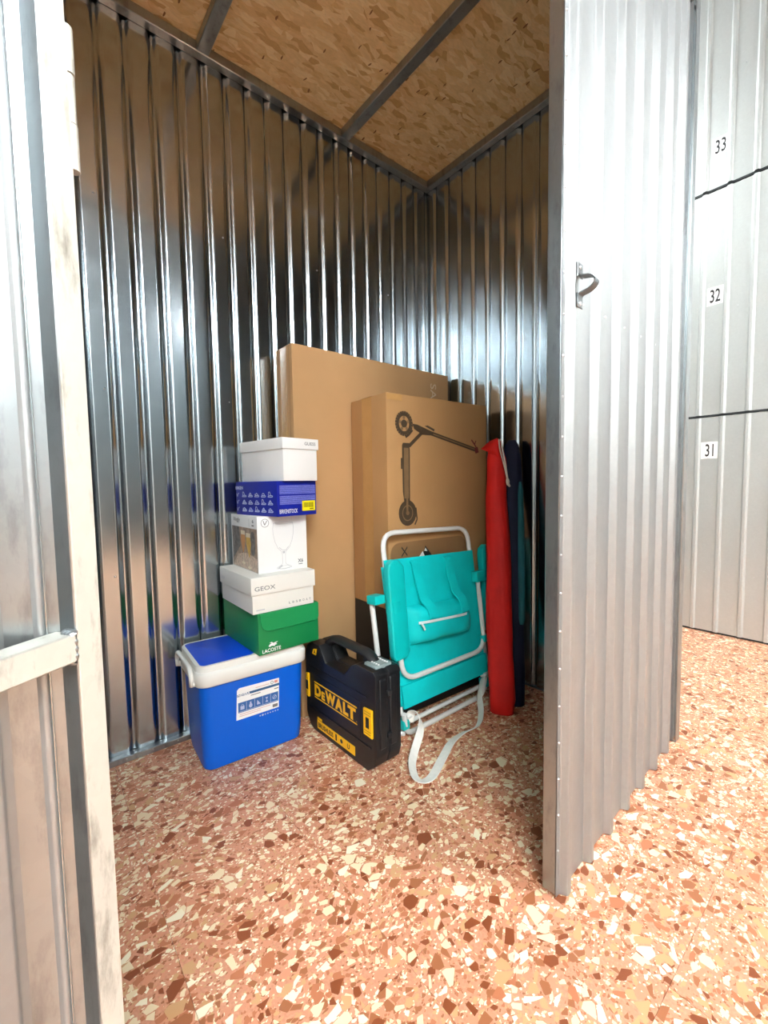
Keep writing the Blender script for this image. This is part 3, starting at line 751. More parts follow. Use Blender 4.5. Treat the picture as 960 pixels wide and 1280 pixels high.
    P = Print(left(Wd, Dp)); P.text('6', f(0.052), f(0.036), 0.205, 0.220, 0.02); P.rect(f(0.056), f(0.033), 0.192, 0.197); P.line([(f(0.085), 0.188), (f(0.085), 0.222)], 0.002); P.build('small_print', 'ink_grey', B)
glass_box()
def blue_box():
    Wd, Dp, z0, H = 0.198, 0.311, 0.974, 0.143
    B = on_base('shoe_box', -1.589, 0.771, 8.58, Wd, Dp, z0)
    tag(B, 'royal blue shoe box with sandal icons and yellow barcode sticker', 'box')
    box('carton', -Dp/2, Dp/2, -Wd/2, Wd/2, 0.0, H, 'box_blue', B, 0.003, 2)
    P = Print(front(Wd, Dp))
    for i in range(7):
        P.rect(0.012, 0.192, 0.090+0.0052*i, 0.0938+0.0052*i)
    for i in range(7): P.rect(0.012, 0.192 if i > 2 else 0.122, 0.048+0.0052*i, 0.0518+0.0052*i)
    P.build('small_print', 'print_lilac', B)
    P = Print(front(Wd, Dp)); P.text('BIRKENSTOCK', 0.010, 0.098, 0.012, 0.029, 0.008); P.build('lettering', 'sticker_white', B)
    st = bmobj('barcode_sticker', prism_bm([(0.122, 0.018), (0.190, 0.018), (0.190, 0.060), (0.122, 0.060)], front(Wd, Dp), 0.0, 0.0012), 'sticker_yellow', B)
    P = Print(front(Wd, Dp), 0.0016); x = 0.130
    rr = random.Random(3)
    while x < 0.180: wd = rr.choice((0.0012, 0.002, 0.003)); P.rect(x, x+wd, 0.032, 0.053); x += wd+rr.choice((0.0012, 0.002))
    P.rect(0.160, 0.180, 0.0235, 0.028); P.build('barcode', 'barcode_olive', st)
    # side: three rows of six sandal icons
    P = Print(left(Wd, Dp)); f = lambda s: Dp-s
    P.text('BIRKEN', f(0.311), f(0.251), 0.110, 0.124, 0.03)
    for r_ in range(3):
        for c_ in range(6):
            x, y = f(0.292-0.049*c_), 0.085-0.031*r_ - 0.002*c_*0
            if c_ == 0: P.line([(x-0.012, y+0.008), (x-0.006, y-0.006), (x, y+0.006), (x+0.008, y+0.01)], 0.003)
            else:
                P.line([(x-0.016, y-0.006), (x+0.016, y-0.006), (x+0.018, y-0.002), (x+0.008, y), (x-0.010, y-0.001), (x-0.016, y-0.006)], 0.003)
                k = (r_*5+c_) % 4
                if k == 0: P.line([(x-0.010, y), (x-0.004, y+0.009), (x+0.006, y+0.007), (x+0.012, y-0.001)], 0.003)
                elif k == 1: P.line([(x-0.012, y), (x-0.010, y+0.014), (x-0.003, y+0.014), (x+0.004, y+0.002)], 0.003)
                elif k == 2: P.line([(x-0.012, y), (x, y+0.011), (x+0.010, y)], 0.003); P.line([(x-0.004, y), (x+0.002, y+0.008)], 0.002)
                else: P.line([(x-0.008, y), (x-0.002, y+0.010), (x+0.012, y+0.001)], 0.003); P.line([(x-0.014, y), (x-0.010, y+0.007)], 0.003)
    P.build('icon_print', 'print_ice', B)
blue_box()
def guess_box():
    Wd, Dp, z0, H = 0.180, 0.326, 1.117, 0.172
    B, L = lid_box('shoe_box', 'plain white lidded box on top of the stack', (-1.570, 0.791), 7.64, Wd, Dp, z0, H, 0.044, 'box_white')
    P = Print(front(Wd, Dp)); P.text('GUESS', 0.107, 0.164, 0.145, 0.158, 0.01); P.build('lettering', 'ink_grey', L)
guess_box()

# ------------------------------------------------------------------ blue cool box
def rrect(hx, hy, r, n=6):
    out = []
    for cx, cy, t0 in ((hx-r, -hy+r, -90), (hx-r, hy-r, 0), (-hx+r, hy-r, 90), (-hx+r, -hy+r, 180)):
        for j in range(n+1): t = R(t0+90*j/n); out.append((cx+r*math.cos(t), cy+r*math.sin(t)))
    return out
def loft(name, secs, m, parent, cap0=True, cap1=True, off=(0, 0)):
    # secs: (hx, hy, r, z)
    V, F = [], []; k = None
    for hx, hy, r, z in secs:
        q = rrect(hx, hy, r); k = len(q); V += [(a+off[0], b+off[1], z) for a, b in q]
    for i in range(len(secs)-1):
        for j in range(k): F.append((i*k+j, i*k+(j+1) % k, (i+1)*k+(j+1) % k, (i+1)*k+j))
    if cap0: F.append(tuple(range(k))[::-1])
    if cap1: F.append(tuple(range((len(secs)-1)*k, len(secs)*k)))
    o = obj(name, V, F, m, parent, True); o.data.set_sharp_from_angle(angle=R(50)); return o
def cool_box():
    B = empty('cool_box', (-1.790, 0.690, 0.0), R(-3.5)); tag(B, 'bright blue plastic cool box with white rim under the shoe boxes', 'cool box')
    loft('body', [(0.120, 0.190, 0.035, 0.0), (0.131, 0.201, 0.040, 0.006), (0.136, 0.206, 0.040, 0.05), (0.150, 0.214, 0.040, 0.352)], 'cooler_blue', B)
    # white lid with a recess on the right half
    lid = loft('lid', [(0.158, 0.222, 0.045, 0.345), (0.163, 0.227, 0.048, 0.350), (0.164, 0.228, 0.048, 0.392), (0.160, 0.224, 0.046, 0.402), (0.156, 0.220, 0.044, 0.404)], 'cooler_white', B)
    # raised lip around the recess and a solid block under the flap
    q = rrect(0.157, 0.221, 0.044); p = rrect(0.138, 0.200, 0.034); k = len(q)
    V = [(a, b, 0.4035) for a, b in q]+[(a*0.994, b*0.994, 0.4275) for a, b in q]+[(a, b, 0.4275) for a, b in p]+[(a, b, 0.4035) for a, b in p]; F = []
    for i in range(3):
        for j in range(k): F.append((i*k+j, i*k+(j+1) % k, (i+1)*k+(j+1) % k, (i+1)*k+j))
    for j in range(k): F.append((3*k+j, 3*k+(j+1) % k, (j+1) % k, j))
    o = obj('rim', V, F, 'cooler_white', lid, True); o.data.set_sharp_from_angle(angle=R(40))
    loft('flap_seat', [(0.137, 0.098, 0.02, 0.4040), (0.137, 0.098, 0.02, 0.4180)], 'cooler_white', lid, off=(0, -0.100))
    loft('flap', [(0.146, 0.105, 0.022, 0.4182), (0.148, 0.107, 0.024, 0.4220), (0.146, 0.105, 0.022, 0.4262), (0.142, 0.101, 0.020, 0.4280)], 'cooler_lid_blue', lid, off=(0, -0.104))['label'] = 'blue plastic flap of the lid'
    # folded white carry handle on the left end
    hp = roundpath([(0.120, -0.236, 0.352), (0.128, -0.238, 0.395), (0.100, -0.238, 0.418), (-0.100, -0.238, 0.418), (-0.128, -0.238, 0.395), (-0.120, -0.236, 0.352)], 0.025, 5)
    V, F = tube_data(hp, 0.009, 8); o = obj('handle', V, F, 'cooler_white', B, True)
    for x in (0.120, -0.120):
        V, F = dome((x, -0.2275, 0.360), (0, -1, 0), 0.013, 0.014, 12); pv = obj('pivot', V, F, 'cooler_white', o, True)
    # label
    W2 = 0.418; tl = math.atan2(0.014, 0.302)
    O = (0.1367-0.0005, -0.209, 0.05); v = Vector((math.sin(tl), 0, math.cos(tl)))
    fr = (O, (0, 1, 0), tuple(v))
    def pr(l=0.0008): return Print(fr, l)
    z = lambda zz: zz-0.05
    st = bmobj('label_sticker', prism_bm([(0.126, z(0.176)), (0.302, z(0.176)), (0.305, z(0.302)), (0.140, z(0.306)), (0.131, z(0.298))], fr, 0.0, 0.0012), 'sticker_white', B)
    P = pr(0.0016); P.rect(0.131, 0.305, z(0.271), z(0.281)); P.build('stripe', 'label_teal', st)
    P = pr(0.0019); P.text('NEVERA', 0.134, 0.182, z(0.2715), z(0.2815), 0.03); P.build('lettering', 'sticker_white', st)
    P = pr(0.0016); P.rect(0.134, 0.300, z(0.204), z(0.246)); P.build('pictogram_band', 'label_blue', st)
    P = pr(0.0019)
    for i in range(5):
        x = 0.1505+0.0333*i
        if i: P.rect(x-0.0176, x-0.0160, z(0.206), z(0.244))
        if i == 0: P.rect(x-0.008, x+0.008, z(0.215), z(0.230)); P.ring(x, z(0.230), 0.005, 0.006, 0.002)
        elif i == 1: P.disk(x, z(0.222), 0.007, 0.009); P.rect(x-0.003, x+0.003, z(0.228), z(0.238))
        elif i == 2: P.poly([(x-0.008, z(0.216)), (x+0.008, z(0.216)), (x-0.006, z(0.236))])
        elif i == 3: P.poly([(x-0.006, z(0.236)), (x+0.006, z(0.236)), (x, z(0.226))]); P.poly([(x-0.006, z(0.215)), (x+0.006, z(0.215)), (x, z(0.226))])
        else: P.ring(x, z(0.226), 0.008, 0.008, 0.002); P.line([(x-0.006, z(0.220)), (x+0.006, z(0.232))], 0.003)
    P.rect(0.136, 0.298, z(0.2065), z(0.2085)); P.build('pictograms', 'print_ice', st)
    P = pr(0.0016); P.rect(0.275, 0.297, z(0.182), z(0.195)); P.rect(0.283, 0.301, z(0.259), z(0.263)); P.rect(0.185, 0.225, z(0.262), z(0.265)); P.ring(0.274, z(0.291), 0.005, 0.006, 0.002); P.build('small_print', 'ink_grey', st)
    P = pr(0.0016); P.rect(0.205, 0.262, z(0.288), z(0.290)); P.rect(0.140, 0.265, z(0.196), z(0.198)); P.rect(0.138, 0.225, z(0.188), z(0.190)); P.rect(0.284, 0.298, z(0.286), z(0.297)); P.build('small_print', 'label_red', st)
    P = pr()
    for i in range(8): P.disk(0.222+0.0108*i, z(0.164), 0.0030 if i != 1 else 0.0045, n=8)
    P.build('marks', 'print_ice', B)
cool_box()

# ------------------------------------------------------------------ black tool case
def tool_case():
    Wd, Dp = 0.128, 0.498
    B = on_base('tool_case', -1.223, 0.960, 1.25, Wd, Dp, 0.0); tag(B, 'black plastic power tool case with yellow lettering and latches', 'case')
    f = lambda s: Dp+s
    out = [(0.030, 0.012), (0.06, 0.0), (f(-0.055), 0.0), (f(-0.012), 0.035), (f(0), 0.075), (f(0), 0.385), (f(-0.014), 0.402), (f(-0.118), 0.402), (f(-0.152), 0.385), (f(-0.196), 0.336), (f(-0.335), 0.336), (f(-0.368), 0.385), (f(-0.385), 0.402), (0.045, 0.402), (0.012, 0.378), (0.0, 0.34), (0.0, 0.06)]
    fr = left(Wd, Dp)
    bmobj('front_shell', prism_bm(out, fr, -0.060, 0.0, 0.007, 2), 'case_black', B, True, 35)
    bmobj('rear_shell', prism_bm(out, fr, -Wd, -0.0665, 0.007, 2), 'case_black', B, True, 35)
    inn = [(a*0.986+0.0035, b*0.985+0.003) for a, b in out]
    bmobj('seam_gasket', prism_bm(inn, fr, -0.0664, -0.0601), 'case_grip', B)
    # handle: bar between the two shells
    hp = roundpath([(f(-0.405), 0.385), (f(-0.350), 0.430), (f(-0.110), 0.430), (f(-0.065), 0.390)], 0.03, 4)
    O, u, v = (Vector(a) for a in fr); n = u.cross(v)
    V, F = tube_data([O+u*p.x+v*p.y-n*0.063 for p in hp], 0.017, 10, flat=1.5)
    obj('handle', V, F, 'case_grip', B, True)
    # raised ribs on the end and on the face
    for i in range(2):
        bmobj('end_rib', prism_bm([(f(-0.003), 0.095), (f(0.006), 0.105), (f(0.006), 0.365), (f(-0.003), 0.375)], fr, -0.050+(-0.052)*i, -0.018+(-0.052)*i, 0.003, 1), 'case_black', B, True, 35)
    bmobj('face_panel', prism_bm([(0.045, 0.115), (f(-0.095), 0.115), (f(-0.095), 0.262), (0.045, 0.262)], fr, -0.001, 0.0022, 0.001, 1), 'case_black', B, True, 35)
    for i, (a0, a1, zz) in enumerate(((0.03, f(-0.03), 0.098), (0.03, f(-0.05), 0.290))):
        bmobj('ridge', prism_bm([(a0, zz), (a1, zz), (a1, zz+0.006), (a0, zz+0.006)], fr, -0.001, 0.003), 'case_black', B)
    for z in (0.135, 0.30):
        bmobj('hinge_lug', prism_bm([(f(-0.004), z), (f(0.011), z), (f(0.011), z+0.02), (f(-0.004), z+0.02)], fr, -0.074, -0.054, 0.002, 1), 'case_grip', B)
    # yellow latches
    def latch(a0, a1):
        L = bmobj('latch', prism_bm([(a0, 0.148), (a1, 0.146), (a1, 0.256), (a0, 0.252)], fr, 0.0, 0.009, 0.002, 1), 'case_yellow', B, True, 35); L['label'] = 'yellow plastic latch'
        P = Print(fr, 0.0096); m = (a0+a1)/2; P.rect(m-0.010, m+0.010, 0.180, 0.222); P.build('latch_slot', 'case_black', L)
        P = Print(fr, 0.0096)
        for zz in (0.158, 0.168, 0.232, 0.242): P.rect(a0+0.006, a1-0.006, zz, zz+0.002)
        P.build('latch_groove', 'barcode_olive', L)
    latch(f(-0.066), f(-0.014)); latch(0.014, 0.036)
    # lettering
    P = Print(fr, 0.0027); a0, a1 = f(-0.422), f(-0.112)
    P.rect(a0, a1, 0.226, 0.232); P.rect(a0, a1, 0.159, 0.164)
    P.text('D', a0+0.001, a0+0.052, 0.169, 0.221, 0.06); P.text('E', a0+0.056, a0+0.083, 0.169, 0.206, 0.06)
    xs = [(0.086, 0.163, 'W'), (0.160, 0.213, 'A'), (0.216, 0.252, 'L'), (0.248, 0.302, 'T')]
    for b0, b1, ch in xs: P.text(ch, a0+b0, a0+b1, 0.169, 0.221, 0.06)
    P.disk(a1-0.004, 0.171, 0.0025, n=8)
    P.build('lettering', 'case_yellow', B)
    P = Print(fr, 0.0006); P.poly([(f(-0.408), 0.022), (f(-0.132), 0.022), (f(-0.132), 0.062), (f(-0.30), 0.062), (f(-0.408), 0.062)])
    P.poly([(f(-0.406), 0.064), (f(-0.37), 0.064), (f(-0.37), 0.074), (f(-0.406), 0.074)]); lb = P.build('label_strip', 'case_yellow', B)
    P = Print(fr, 0.0011); P.text('BRUSHLESS', f(-0.400), f(-0.285), 0.030, 0.052, 0.03); P.text('1', f(-0.268), f(-0.258), 0.028, 0.056, 0.03); P.disk(f(-0.225), 0.042, 0.009, n=10); P.text('U', f(-0.185), f(-0.168), 0.032, 0.052, 0.03); P.build('lettering', 'case_black', lb, stuff=True)
    P = Print(fr, 0.0008); P.poly([(f(-0.438), 0.352), (f(-0.405), 0.352), (f(-0.395), 0.384), (f(-0.425), 0.376)]); P.build('badge', 'case_yellow', B)
    P = Print(fr, 0.0012); P.text('A', f(-0.425), f(-0.407), 0.356, 0.375, 0.03); P.build('badge_mark', 'case_black', B)
    # grey bit organiser set into the top
    G = bmobj('bit_organiser', prism_bm([(f(-0.100), 0.396), (f(-0.022), 0.396), (f(-0.024), 0.412), (f(-0.094), 0.412)], fr, -0.104, -0.024, 0.003, 1), 'organiser_grey', B, True, 35)
    Vs = []
    for i in range(5):
        for j in range(2): Vs.append(dome(O+u*(f(-0.084)+0.013*i)+v*0.4118-n*(0.045+0.042*j), (0, 0, 1), 0.0045, 0.004))
    V, F = join(Vs); b = obj('bits', V, F, 'sticker_white', G, True); b['kind'] = 'stuff'
    # dial knob at the end of the grip
    K = tube('knob', [O+u*f(-0.105)+v*0.408-n*0.040, O+u*f(-0.105)+v*0.408-n*0.090], 0.016, 'case_grip', B, 12)
tool_case()

# ------------------------------------------------------------------ folded beach chair
def beach_chair():
    Y0 = 1.50; base = Vector((-1.351, Y0, 0))
    B = empty('beach_chair', base); tag(B, 'folded turquoise beach chair with white tube frame leaning on the scooter box', 'chair')
    vv = Vector((-0.084, 0, 0.89)).normalized(); ww = Vector((vv.z, 0, -vv.x))
    def c(u, v, w=0.0): return Vector((0, u-Y0+0.040*(1-v/0.76), 0))+vv*v+ww*w
    def pth(pts, r=0.05): return roundpath([c(*p) for p in pts], r, 6)
    tr = 0.0115
    tube('back_frame', pth([(1.172, 0.10, 0.0), (1.182, 0.890, 0.0), (1.745, 0.872, 0.0), (1.738, 0.10, 0.0)], 0.075), tr, 'tube_white', B)
    tube('seat_frame', pth([(1.178, 0.575, 0.040), (1.172, 0.258, 0.040), (1.732, 0.252, 0.040), (1.736, 0.615, 0.040)], 0.085), tr, 'tube_white', B)
    tube('rear_leg', pth([(1.100, 0.62, -0.018), (1.098, 0.05, -0.018), (1.180, 0.012, -0.005)], 0.05), tr, 'tube_white', B)
    tube('rear_leg', pth([(1.806, 0.62, -0.018), (1.800, 0.05, -0.018), (1.715, 0.012, -0.005)], 0.05), tr, 'tube_white', B)
    tube('foot_bar', pth([(1.170, 0.110, 0.022), (1.183, 0.0125, 0.010), (1.708, 0.0125, 0.010), (1.735, 0.110, 0.022)], 0.04), tr, 'tube_white', B)
    tube('cross_bar', pth([(1.174, 0.048, -0.012), (1.738, 0.048, -0.012)]), 0.010, 'tube_white', B)
    # fabric: quilted back panel with a hem, slightly creased
    def panel(name, u0, u1, v0, v1, w0, bulge, m, th=0.006, nu=22, nv=26, wr=0.006, seed=1, slant=0.0):
        rr = random.Random(seed); ph = [rr.uniform(0, 6) for _ in range(6)]
        V, F = [], []
        for side in (1, -1):
            for j in range(nv+1):
                for i in range(nu+1):
                    a, b = i/nu, j/nv; u = u0+(u1-u0)*a; v = v0+(v1-v0)*b + slant*(a-0.5)
                    e = math.sin(math.pi*a)**0.5*math.sin(math.pi*b)**0.35
                    cr = wr*(math.sin(9*a+ph[0]+3*b)*math.sin(5*b+ph[1])+0.6*math.sin(21*b+ph[2]+4*a)*math.exp(-((a-0.5)/0.55)**2)+0.9*math.exp(-(min(a, 1-a)/0.10)**2)*math.sin(34*b+ph[3]))
                    V.append(c(u, v, w0+bulge*e+cr*e+side*th/2))
        k = (nu+1)*(nv+1)
        for j in range(nv):
            for i in range(nu):
                p = j*(nu+1)+i; F.append((p, p+1, p+nu+2, p+nu+1)); F.append((k+p, k+p+nu+1, k+p+nu+2, k+p+1))
        for i in range(nu): F.append((i, k+i, k+i+1, i+1)); q = nv*(nu+1)+i; F.append((q, q+1, k+q+1, k+q))
        for j in range(nv): p = j*(nu+1); F.append((p, p+nu+1, k+p+nu+1, k+p)); p += nu; F.append((p, k+p, k+p+nu+1, p+nu+1))
        o = obj(name, V, F, m, B, True); o.data.set_sharp_from_angle(angle=R(55)); return o
    back = panel('backrest', 1.166, 1.748, 0.135, 0.765, 0.014, 0.006, 'fabric_teal', slant=-0.02)
    panel('seat_hem', 1.172, 1.752, 0.128, 0.226, 0.024, 0.004, 'fabric_teal', th=0.010, nv=6, wr=0.001, seed=5, slant=-0.006)
    for u in (1.177, 1.741):   # sleeves round the tubes
        V, F = tube_data([c(u, 0.14, 0.0), c(u, 0.45, 0.001), c(u, 0.745, 0.0)], 0.0165, 10); obj('sleeve', V, F, 'fabric_teal', back, True)
    # pouch with zip and two straps
    def pouch():
        u0, u1, v0, v1, d = 1.246, 1.640, 0.388, 0.562, 0.062; nu, nv = 16, 12; V, F = [], []
        for j in range(nv+1):
            for i in range(nu+1):
                a, b = i/nu*2-1, j/nv*2-1
                e = (1-abs(a)**5)*(1-abs(b)**4); 
                V.append(c(u0+(u1-u0)*(a+1)/2+0.012*(-b)*0.5, v0+(v1-v0)*(b+1)/2-0.022*(a+1)/2, 0.020+d*max(0, e)**0.45*(1.0+0.10*math.sin(7*a+2)*math.cos(3*b))))
        for j in range(nv):
            for i in range(nu): p = j*(nu+1)+i; F.append((p, p+1, p+nu+2, p+nu+1))
        k = (nu+1)*(nv+1)
        V += [c(u0, v0, 0.018), c(u1, v0-0.022, 0.018), c(u1, v1-0.022, 0.018), c(u0, v1, 0.018)]
        F.append((k+3, k+2, k+1, k)); return obj('pouch', V, F, 'fabric_teal', B, True)
    po = pouch()
    def band(name, pts, wd, th, m, parent, side):
        # pts: 3-D local; side: width direction
        V, F = [], []; s_ = Vector(side).normalized()
        for i, p in enumerate(pts):
            t = (pts[min(i+1, len(pts)-1)]-pts[max(i-1, 0)]).normalized(); n = s_.cross(t).normalized()
            for a, b in ((-1, -1), (1, -1), (1, 1), (-1, 1)): V.append(p+s_*a*wd/2+n*b*th/2)
        for i in range(len(pts)-1):
            for j in range(4): F.append((4*i+j, 4*i+(j+1) % 4, 4*i+4+(j+1) % 4, 4*i+4+j))
        F += [(3, 2, 1, 0), tuple(4*(len(pts)-1)+j for j in range(4))]
        return obj(name, V, F, m, parent, False)
    for ut, ub, vt, vb in ((1.331, 1.354, 0.748, 0.478), (1.545, 1.566, 0.740, 0.466)):
        q = [c(ut, vt+0.01, 0.012), c(ut, vt, 0.030), c(ut+(ub-ut)*0.35, vt-0.07, 0.030), c(ut+(ub-ut)*0.65, 0.575, 0.046), c(ut+(ub-ut)*0.8, 0.548, 0.080), c(ub, vb+0.02, 0.088)]
        o = band('strap', roundpath(q, 0.02, 4), 0.050, 0.007, 'fabric_teal', po, (0, 1, 0.02))
    zp = [c(1.268+0.0318*i, 0.4920-0.0022*i, 0.0865-(0.004 if i in (0, 10) else 0)-0.006*((i-5)/5.0)**4) for i in range(11)]
    band('zip', zp, 0.011, 0.003, 'zip_white', po, tuple(vv))
    bmz = tube('zip_pull', roundpath([c(1.274, 0.489, 0.0885), c(1.282, 0.474, 0.0905), c(1.288, 0.460, 0.089)], 0.004, 3), 0.0045, 'zip_white', po, 6)
    # armrests: moulded planks folded flat along the sides
    def arm(u0, u1, v0, v1, w0, w1):
        ol = [(u0+0.012, v0), (u1-0.018, v0+0.004), (u1, v0+0.03), (u1, v1-0.035), (u1-0.030, v1-0.006), (u0+0.040, v1), (u0+0.008, v1-0.018), (u0, v1-0.05), (u0, v0+0.02)]
        fr = (c(0, 0, 0)+Vector((0, 0, 0)), Vector((0, 1, 0)), vv)
        return bmobj('armrest', prism_bm(ol, fr, w0, w1, 0.008, 3), 'plastic_teal', B, True, 50)
    arm(1.112, 1.204, 0.350, 0.778, 0.018, 0.054)
    arm(1.764, 1.836, 0.330, 0.776, 0.000, 0.036)
    # joints
    def joint(u0, u1, v0, v1, w0, w1):
        return bmobj('joint', prism_bm([(u0, v0), (u1, v0), (u1, v1), (u0, v1)], (Vector((0, -Y0, 0)), Vector((0, 1, 0)), vv), w0, w1, 0.006, 2), 'plastic_teal', B, True, 50)
    joint(1.090, 1.145, 0.598, 0.636, -0.030, 0.030); joint(1.724, 1.790, 0.595, 0.650, 0.015, 0.056); joint(1.170, 1.206, 0.55, 0.60, 0.020, 0.056)
    joint(1.196, 1.232, 0.040, 0.082, -0.018, 0.026); joint(1.760, 1.796, 0.050, 0.092, -0.018, 0.026); joint(1.742, 1.782, 0.290, 0.325, 0.020, 0.055)
    # white carry strap looping over the floor
    inv = lambda x, y, z: Vector((x, y, z))-base
    pts = [(-1.333, 1.232, 0.070), (-1.318, 1.230, 0.118), (-1.285, 1.238, 0.120), (-1.262, 1.228, 0.070), (-1.235, 1.170, 0.022), (-1.185, 1.105, 0.012), (-1.120, 1.062, 0.010), (-1.088, 1.075, 0.008), (-1.092, 1.125, 0.006), (-1.135, 1.225, 0.010), (-1.175, 1.320, 0.014), (-1.190, 1.410, 0.013), (-1.180, 1.500, 0.016), (-1.225, 1.585, 0.026), (-1.288, 1.655, 0.062), (-1.318, 1.715, 0.110), (-1.330, 1.752, 0.118)]
    sm = [inv(*p) for p in pts]; dense = []
    for i in range(len(sm)-1):
        p0, p1, p2, p3 = sm[max(i-1, 0)], sm[i], sm[i+1], sm[min(i+2, len(sm)-1)]
        for j in range(6):
            t = j/6; dense.append(0.5*((2*p1)+(p2-p0)*t+(2*p0-5*p1+4*p2-p3)*t*t+(3*p1-p0-3*p2+p3)*t**3))
    dense.append(sm[-1])
    V, F = [], []
    for i, p in enumerate(dense):
        t = (dense[min(i+1, len(dense)-1)]-dense[max(i-1, 0)]).normalized(); a = i/(len(dense)-1)
        # webbing stands on its edge, leaning over by turns
        tw = R(30 + 22*math.sin(a*9.0)); flat_ = t.cross(Vector((0, 0, 1))); flat_.normalize(); upv = flat_.cross(t)
        s_ = flat_*math.cos(tw)+upv*math.sin(tw); n = s_.cross(t).normalized()
        lift = max(0.0, 0.0180*abs(s_.z)-(p.z-0.001)); p = p+Vector((0, 0, lift))
        for q, b in ((-1, -1), (1, -1), (1, 1), (-1, 1)): V.append(p+s_*q*0.0180+n*b*0.0015)
    for i in range(len(dense)-1):
        for j in range(4): F.append((4*i+j, 4*i+(j+1) % 4, 4*i+4+(j+1) % 4, 4*i+4+j))
    F += [(3, 2, 1, 0), tuple(4*(len(dense)-1)+j for j in range(4))]
    o = obj('carry_strap', V, F, 'webbing', B, True); o['label'] = 'white webbing carry strap'; o.data.set_sharp_from_angle(angle=R(50))
    tube('strap_clip', [c(1.172, 0.100, 0.030), c(1.206, 0.100, 0.030)], 0.013, 'tube_white', B); tube('strap_clip', [c(1.710, 0.118, 0.030), c(1.752, 0.118, 0.030)], 0.013, 'tube_white', B)
beach_chair()

# ------------------------------------------------------------------ umbrella bags
def sack(name, secs, m, parent=None, n=20, seed=1, fold=0.05, squash=1.0, base=(0, 0, 0)):
    # secs: (x, y, z, a, b, ang): half width a along direction ang, half depth b across
    rr = random.Random(seed); ph = [rr.uniform(0, 6.3) for _ in range(5)]
    V, F = [], []
    for k, (x, y, z, a, b, an) in enumerate(secs):
        e1 = Vector((math.cos(an), math.sin(an), 0)); e2 = Vector((-math.sin(an), math.cos(an), 0))
        for j in range(n):
            t = 2*math.pi*j/n; f = 1+fold*math.sin(3*t+ph[0]+z*5)+fold*0.7*math.sin(5*t+ph[1]-z*9)
            cs, sn = math.cos(t), math.sin(t)
            V.append(Vector((x, y, z))+e1*a*math.copysign(abs(cs)**0.8, cs)*f+e2*b*math.copysign(abs(sn)**0.8, sn)*f-Vector(base))
    for k in range(len(secs)-1):
        for j in range(n): F.append((k*n+j, k*n+(j+1) % n, (k+1)*n+(j+1) % n, (k+1)*n+j))
    F.append(tuple(range(n))[::-1]); F.append(tuple(range((len(secs)-1)*n, len(secs)*n)))
    o = obj(name, V, F, m, parent, True); o.data.set_sharp_from_angle(angle=R(70)); return o
def lean(p0, p1, prof, ang, wob=0.0, seed=0):
    rr = random.Random(seed); out = []
    for t, a, b in prof:
        p = Vector(p0).lerp(Vector(p1), t); out.append((p.x+rr.uniform(-wob, wob), p.y+rr.uniform(-wob, wob), p.z, a, b, ang))
    return out
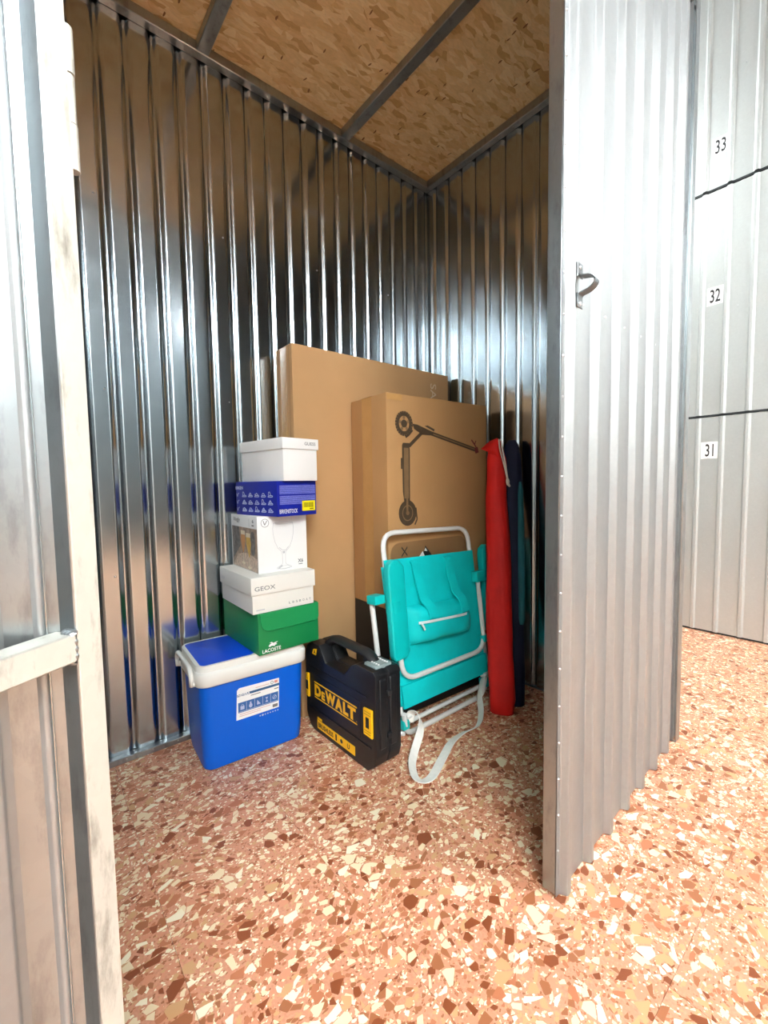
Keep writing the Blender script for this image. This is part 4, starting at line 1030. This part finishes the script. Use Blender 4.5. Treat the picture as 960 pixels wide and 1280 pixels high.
def umbrellas():
    base = (-1.170, 1.735, 0.0)
    B = empty('umbrella_bag', base); tag(B, 'red fabric umbrella bag standing beside the scooter box', 'bag')
    ang = math.atan2(0.54, 0.84)-0.05
    prof = [(0.0, 0.048, 0.032), (0.006, 0.054, 0.038), (0.05, 0.060, 0.044), (0.15, 0.062, 0.046), (0.22, 0.058, 0.042), (0.3, 0.061, 0.046), (0.42, 0.060, 0.044), (0.5, 0.060, 0.044), (0.6, 0.057, 0.042), (0.7, 0.054, 0.040), (0.78, 0.051, 0.038), (0.86, 0.047, 0.035), (0.90, 0.048, 0.036), (0.93, 0.046, 0.034), (0.97, 0.036, 0.028), (0.99, 0.024, 0.018), (1.0, 0.014, 0.010)]
    sack('bag', lean((-1.195, 1.704, 0.0), (-1.352, 1.872, 1.305), prof, ang, 0.003, 2), 'cloth_red', B, seed=4, fold=0.05, base=base)
    # gathered corner of the mouth, folded towards the box
    e1 = Vector((math.cos(ang), math.sin(ang), 0)); e2 = Vector((-e1.y, e1.x, 0)); hc = Vector((-1.345, 1.865, 0))
    H2 = [(-0.074, 1.268, 0.020), (-0.030, 1.306, 0.016), (0.006, 1.322, 0.010), (0.030, 1.300, 0.014), (0.036, 1.255, 0.024), (0.030, 1.205, 0.030), (0.004, 1.232, 0.040), (-0.034, 1.250, 0.034)]
    V = [hc+e1*a-e2*d+Vector((0, 0, z))-Vector(base) for a, z, d in H2]+[hc+e1*a*0.8-e2*(d-0.03)+Vector((0, 0, z))-Vector(base) for a, z, d in H2]
    V += [hc+e1*0.002-e2*0.052+Vector((0, 0, 1.268))-Vector(base)]
    F = [(i, (i+1) % 8, 16) for i in range(8)]+[tuple(range(8, 16))[::-1]]+[(i+8, (i+1) % 8+8, (i+1) % 8, i) for i in range(8)]
    obj('mouth_fold', V, F, 'cloth_red', B, True)
    o1 = Vector(base)
    kn = Vector((-1.315, 1.845, 1.318))
    for dx in (0.0, 0.014):
        tube('drawcord', [q-o1 for q in roundpath([(-1.335, 1.885, 1.300), kn+Vector((dx, 0, 0)), (-1.298+dx, 1.830, 1.26), (-1.262+dx*0.7, 1.812, 1.19), (-1.236+dx*0.2, 1.802, 1.118), (-1.230, 1.800, 1.095)], 0.03, 4)], 0.0035, 'cord_white', B, 6)
    V, F = tube_data([Vector((-1.2315, 1.800, 1.115))-o1, Vector((-1.230, 1.799, 1.102))-o1, Vector((-1.2275, 1.798, 1.088))-o1, Vector((-1.218, 1.80, 1.076))-o1], [0.005, 0.009, 0.008, 0.004], 8); obj('knot', V, F, 'cord_white', B, True)
    # the dark one behind
    base2 = (-1.201, 1.818, 0.0)
    D = empty('umbrella_bag', base2); tag(D, 'dark navy and petrol umbrella bag behind the red bag', 'bag')
    prof = [(0.0, 0.040, 0.032), (0.006, 0.046, 0.038), (0.1, 0.050, 0.040), (0.5, 0.052, 0.040), (0.8, 0.050, 0.040), (0.93, 0.046, 0.036), (0.98, 0.034, 0.028), (1.0, 0.018, 0.016)]
    sack('bag', lean((-1.201, 1.818, 0.0), (-1.331, 1.982, 1.315), prof, ang, 0.002, 5), 'cloth_navy', D, seed=11, fold=0.04, base=base2)
    # petrol side panel
    p0, p1 = Vector((-1.201, 1.818, 0.0)), Vector((-1.331, 1.982, 1.315)); e1 = Vector((math.cos(ang), math.sin(ang), 0)); e2 = Vector((-e1.y, e1.x, 0))
    secs = []
    for t, a in ((0.30, 0.010), (0.32, 0.018), (0.5, 0.020), (0.7, 0.018), (0.80, 0.014), (0.835, 0.006)):
        p = p0.lerp(p1, t)+e1*0.040-e2*0.018; secs.append((p.x, p.y, p.z, a, 0.022, ang))
    sack('side_panel', secs, 'cloth_petrol', D, 12, seed=13, fold=0.04, base=base2)
umbrellas()
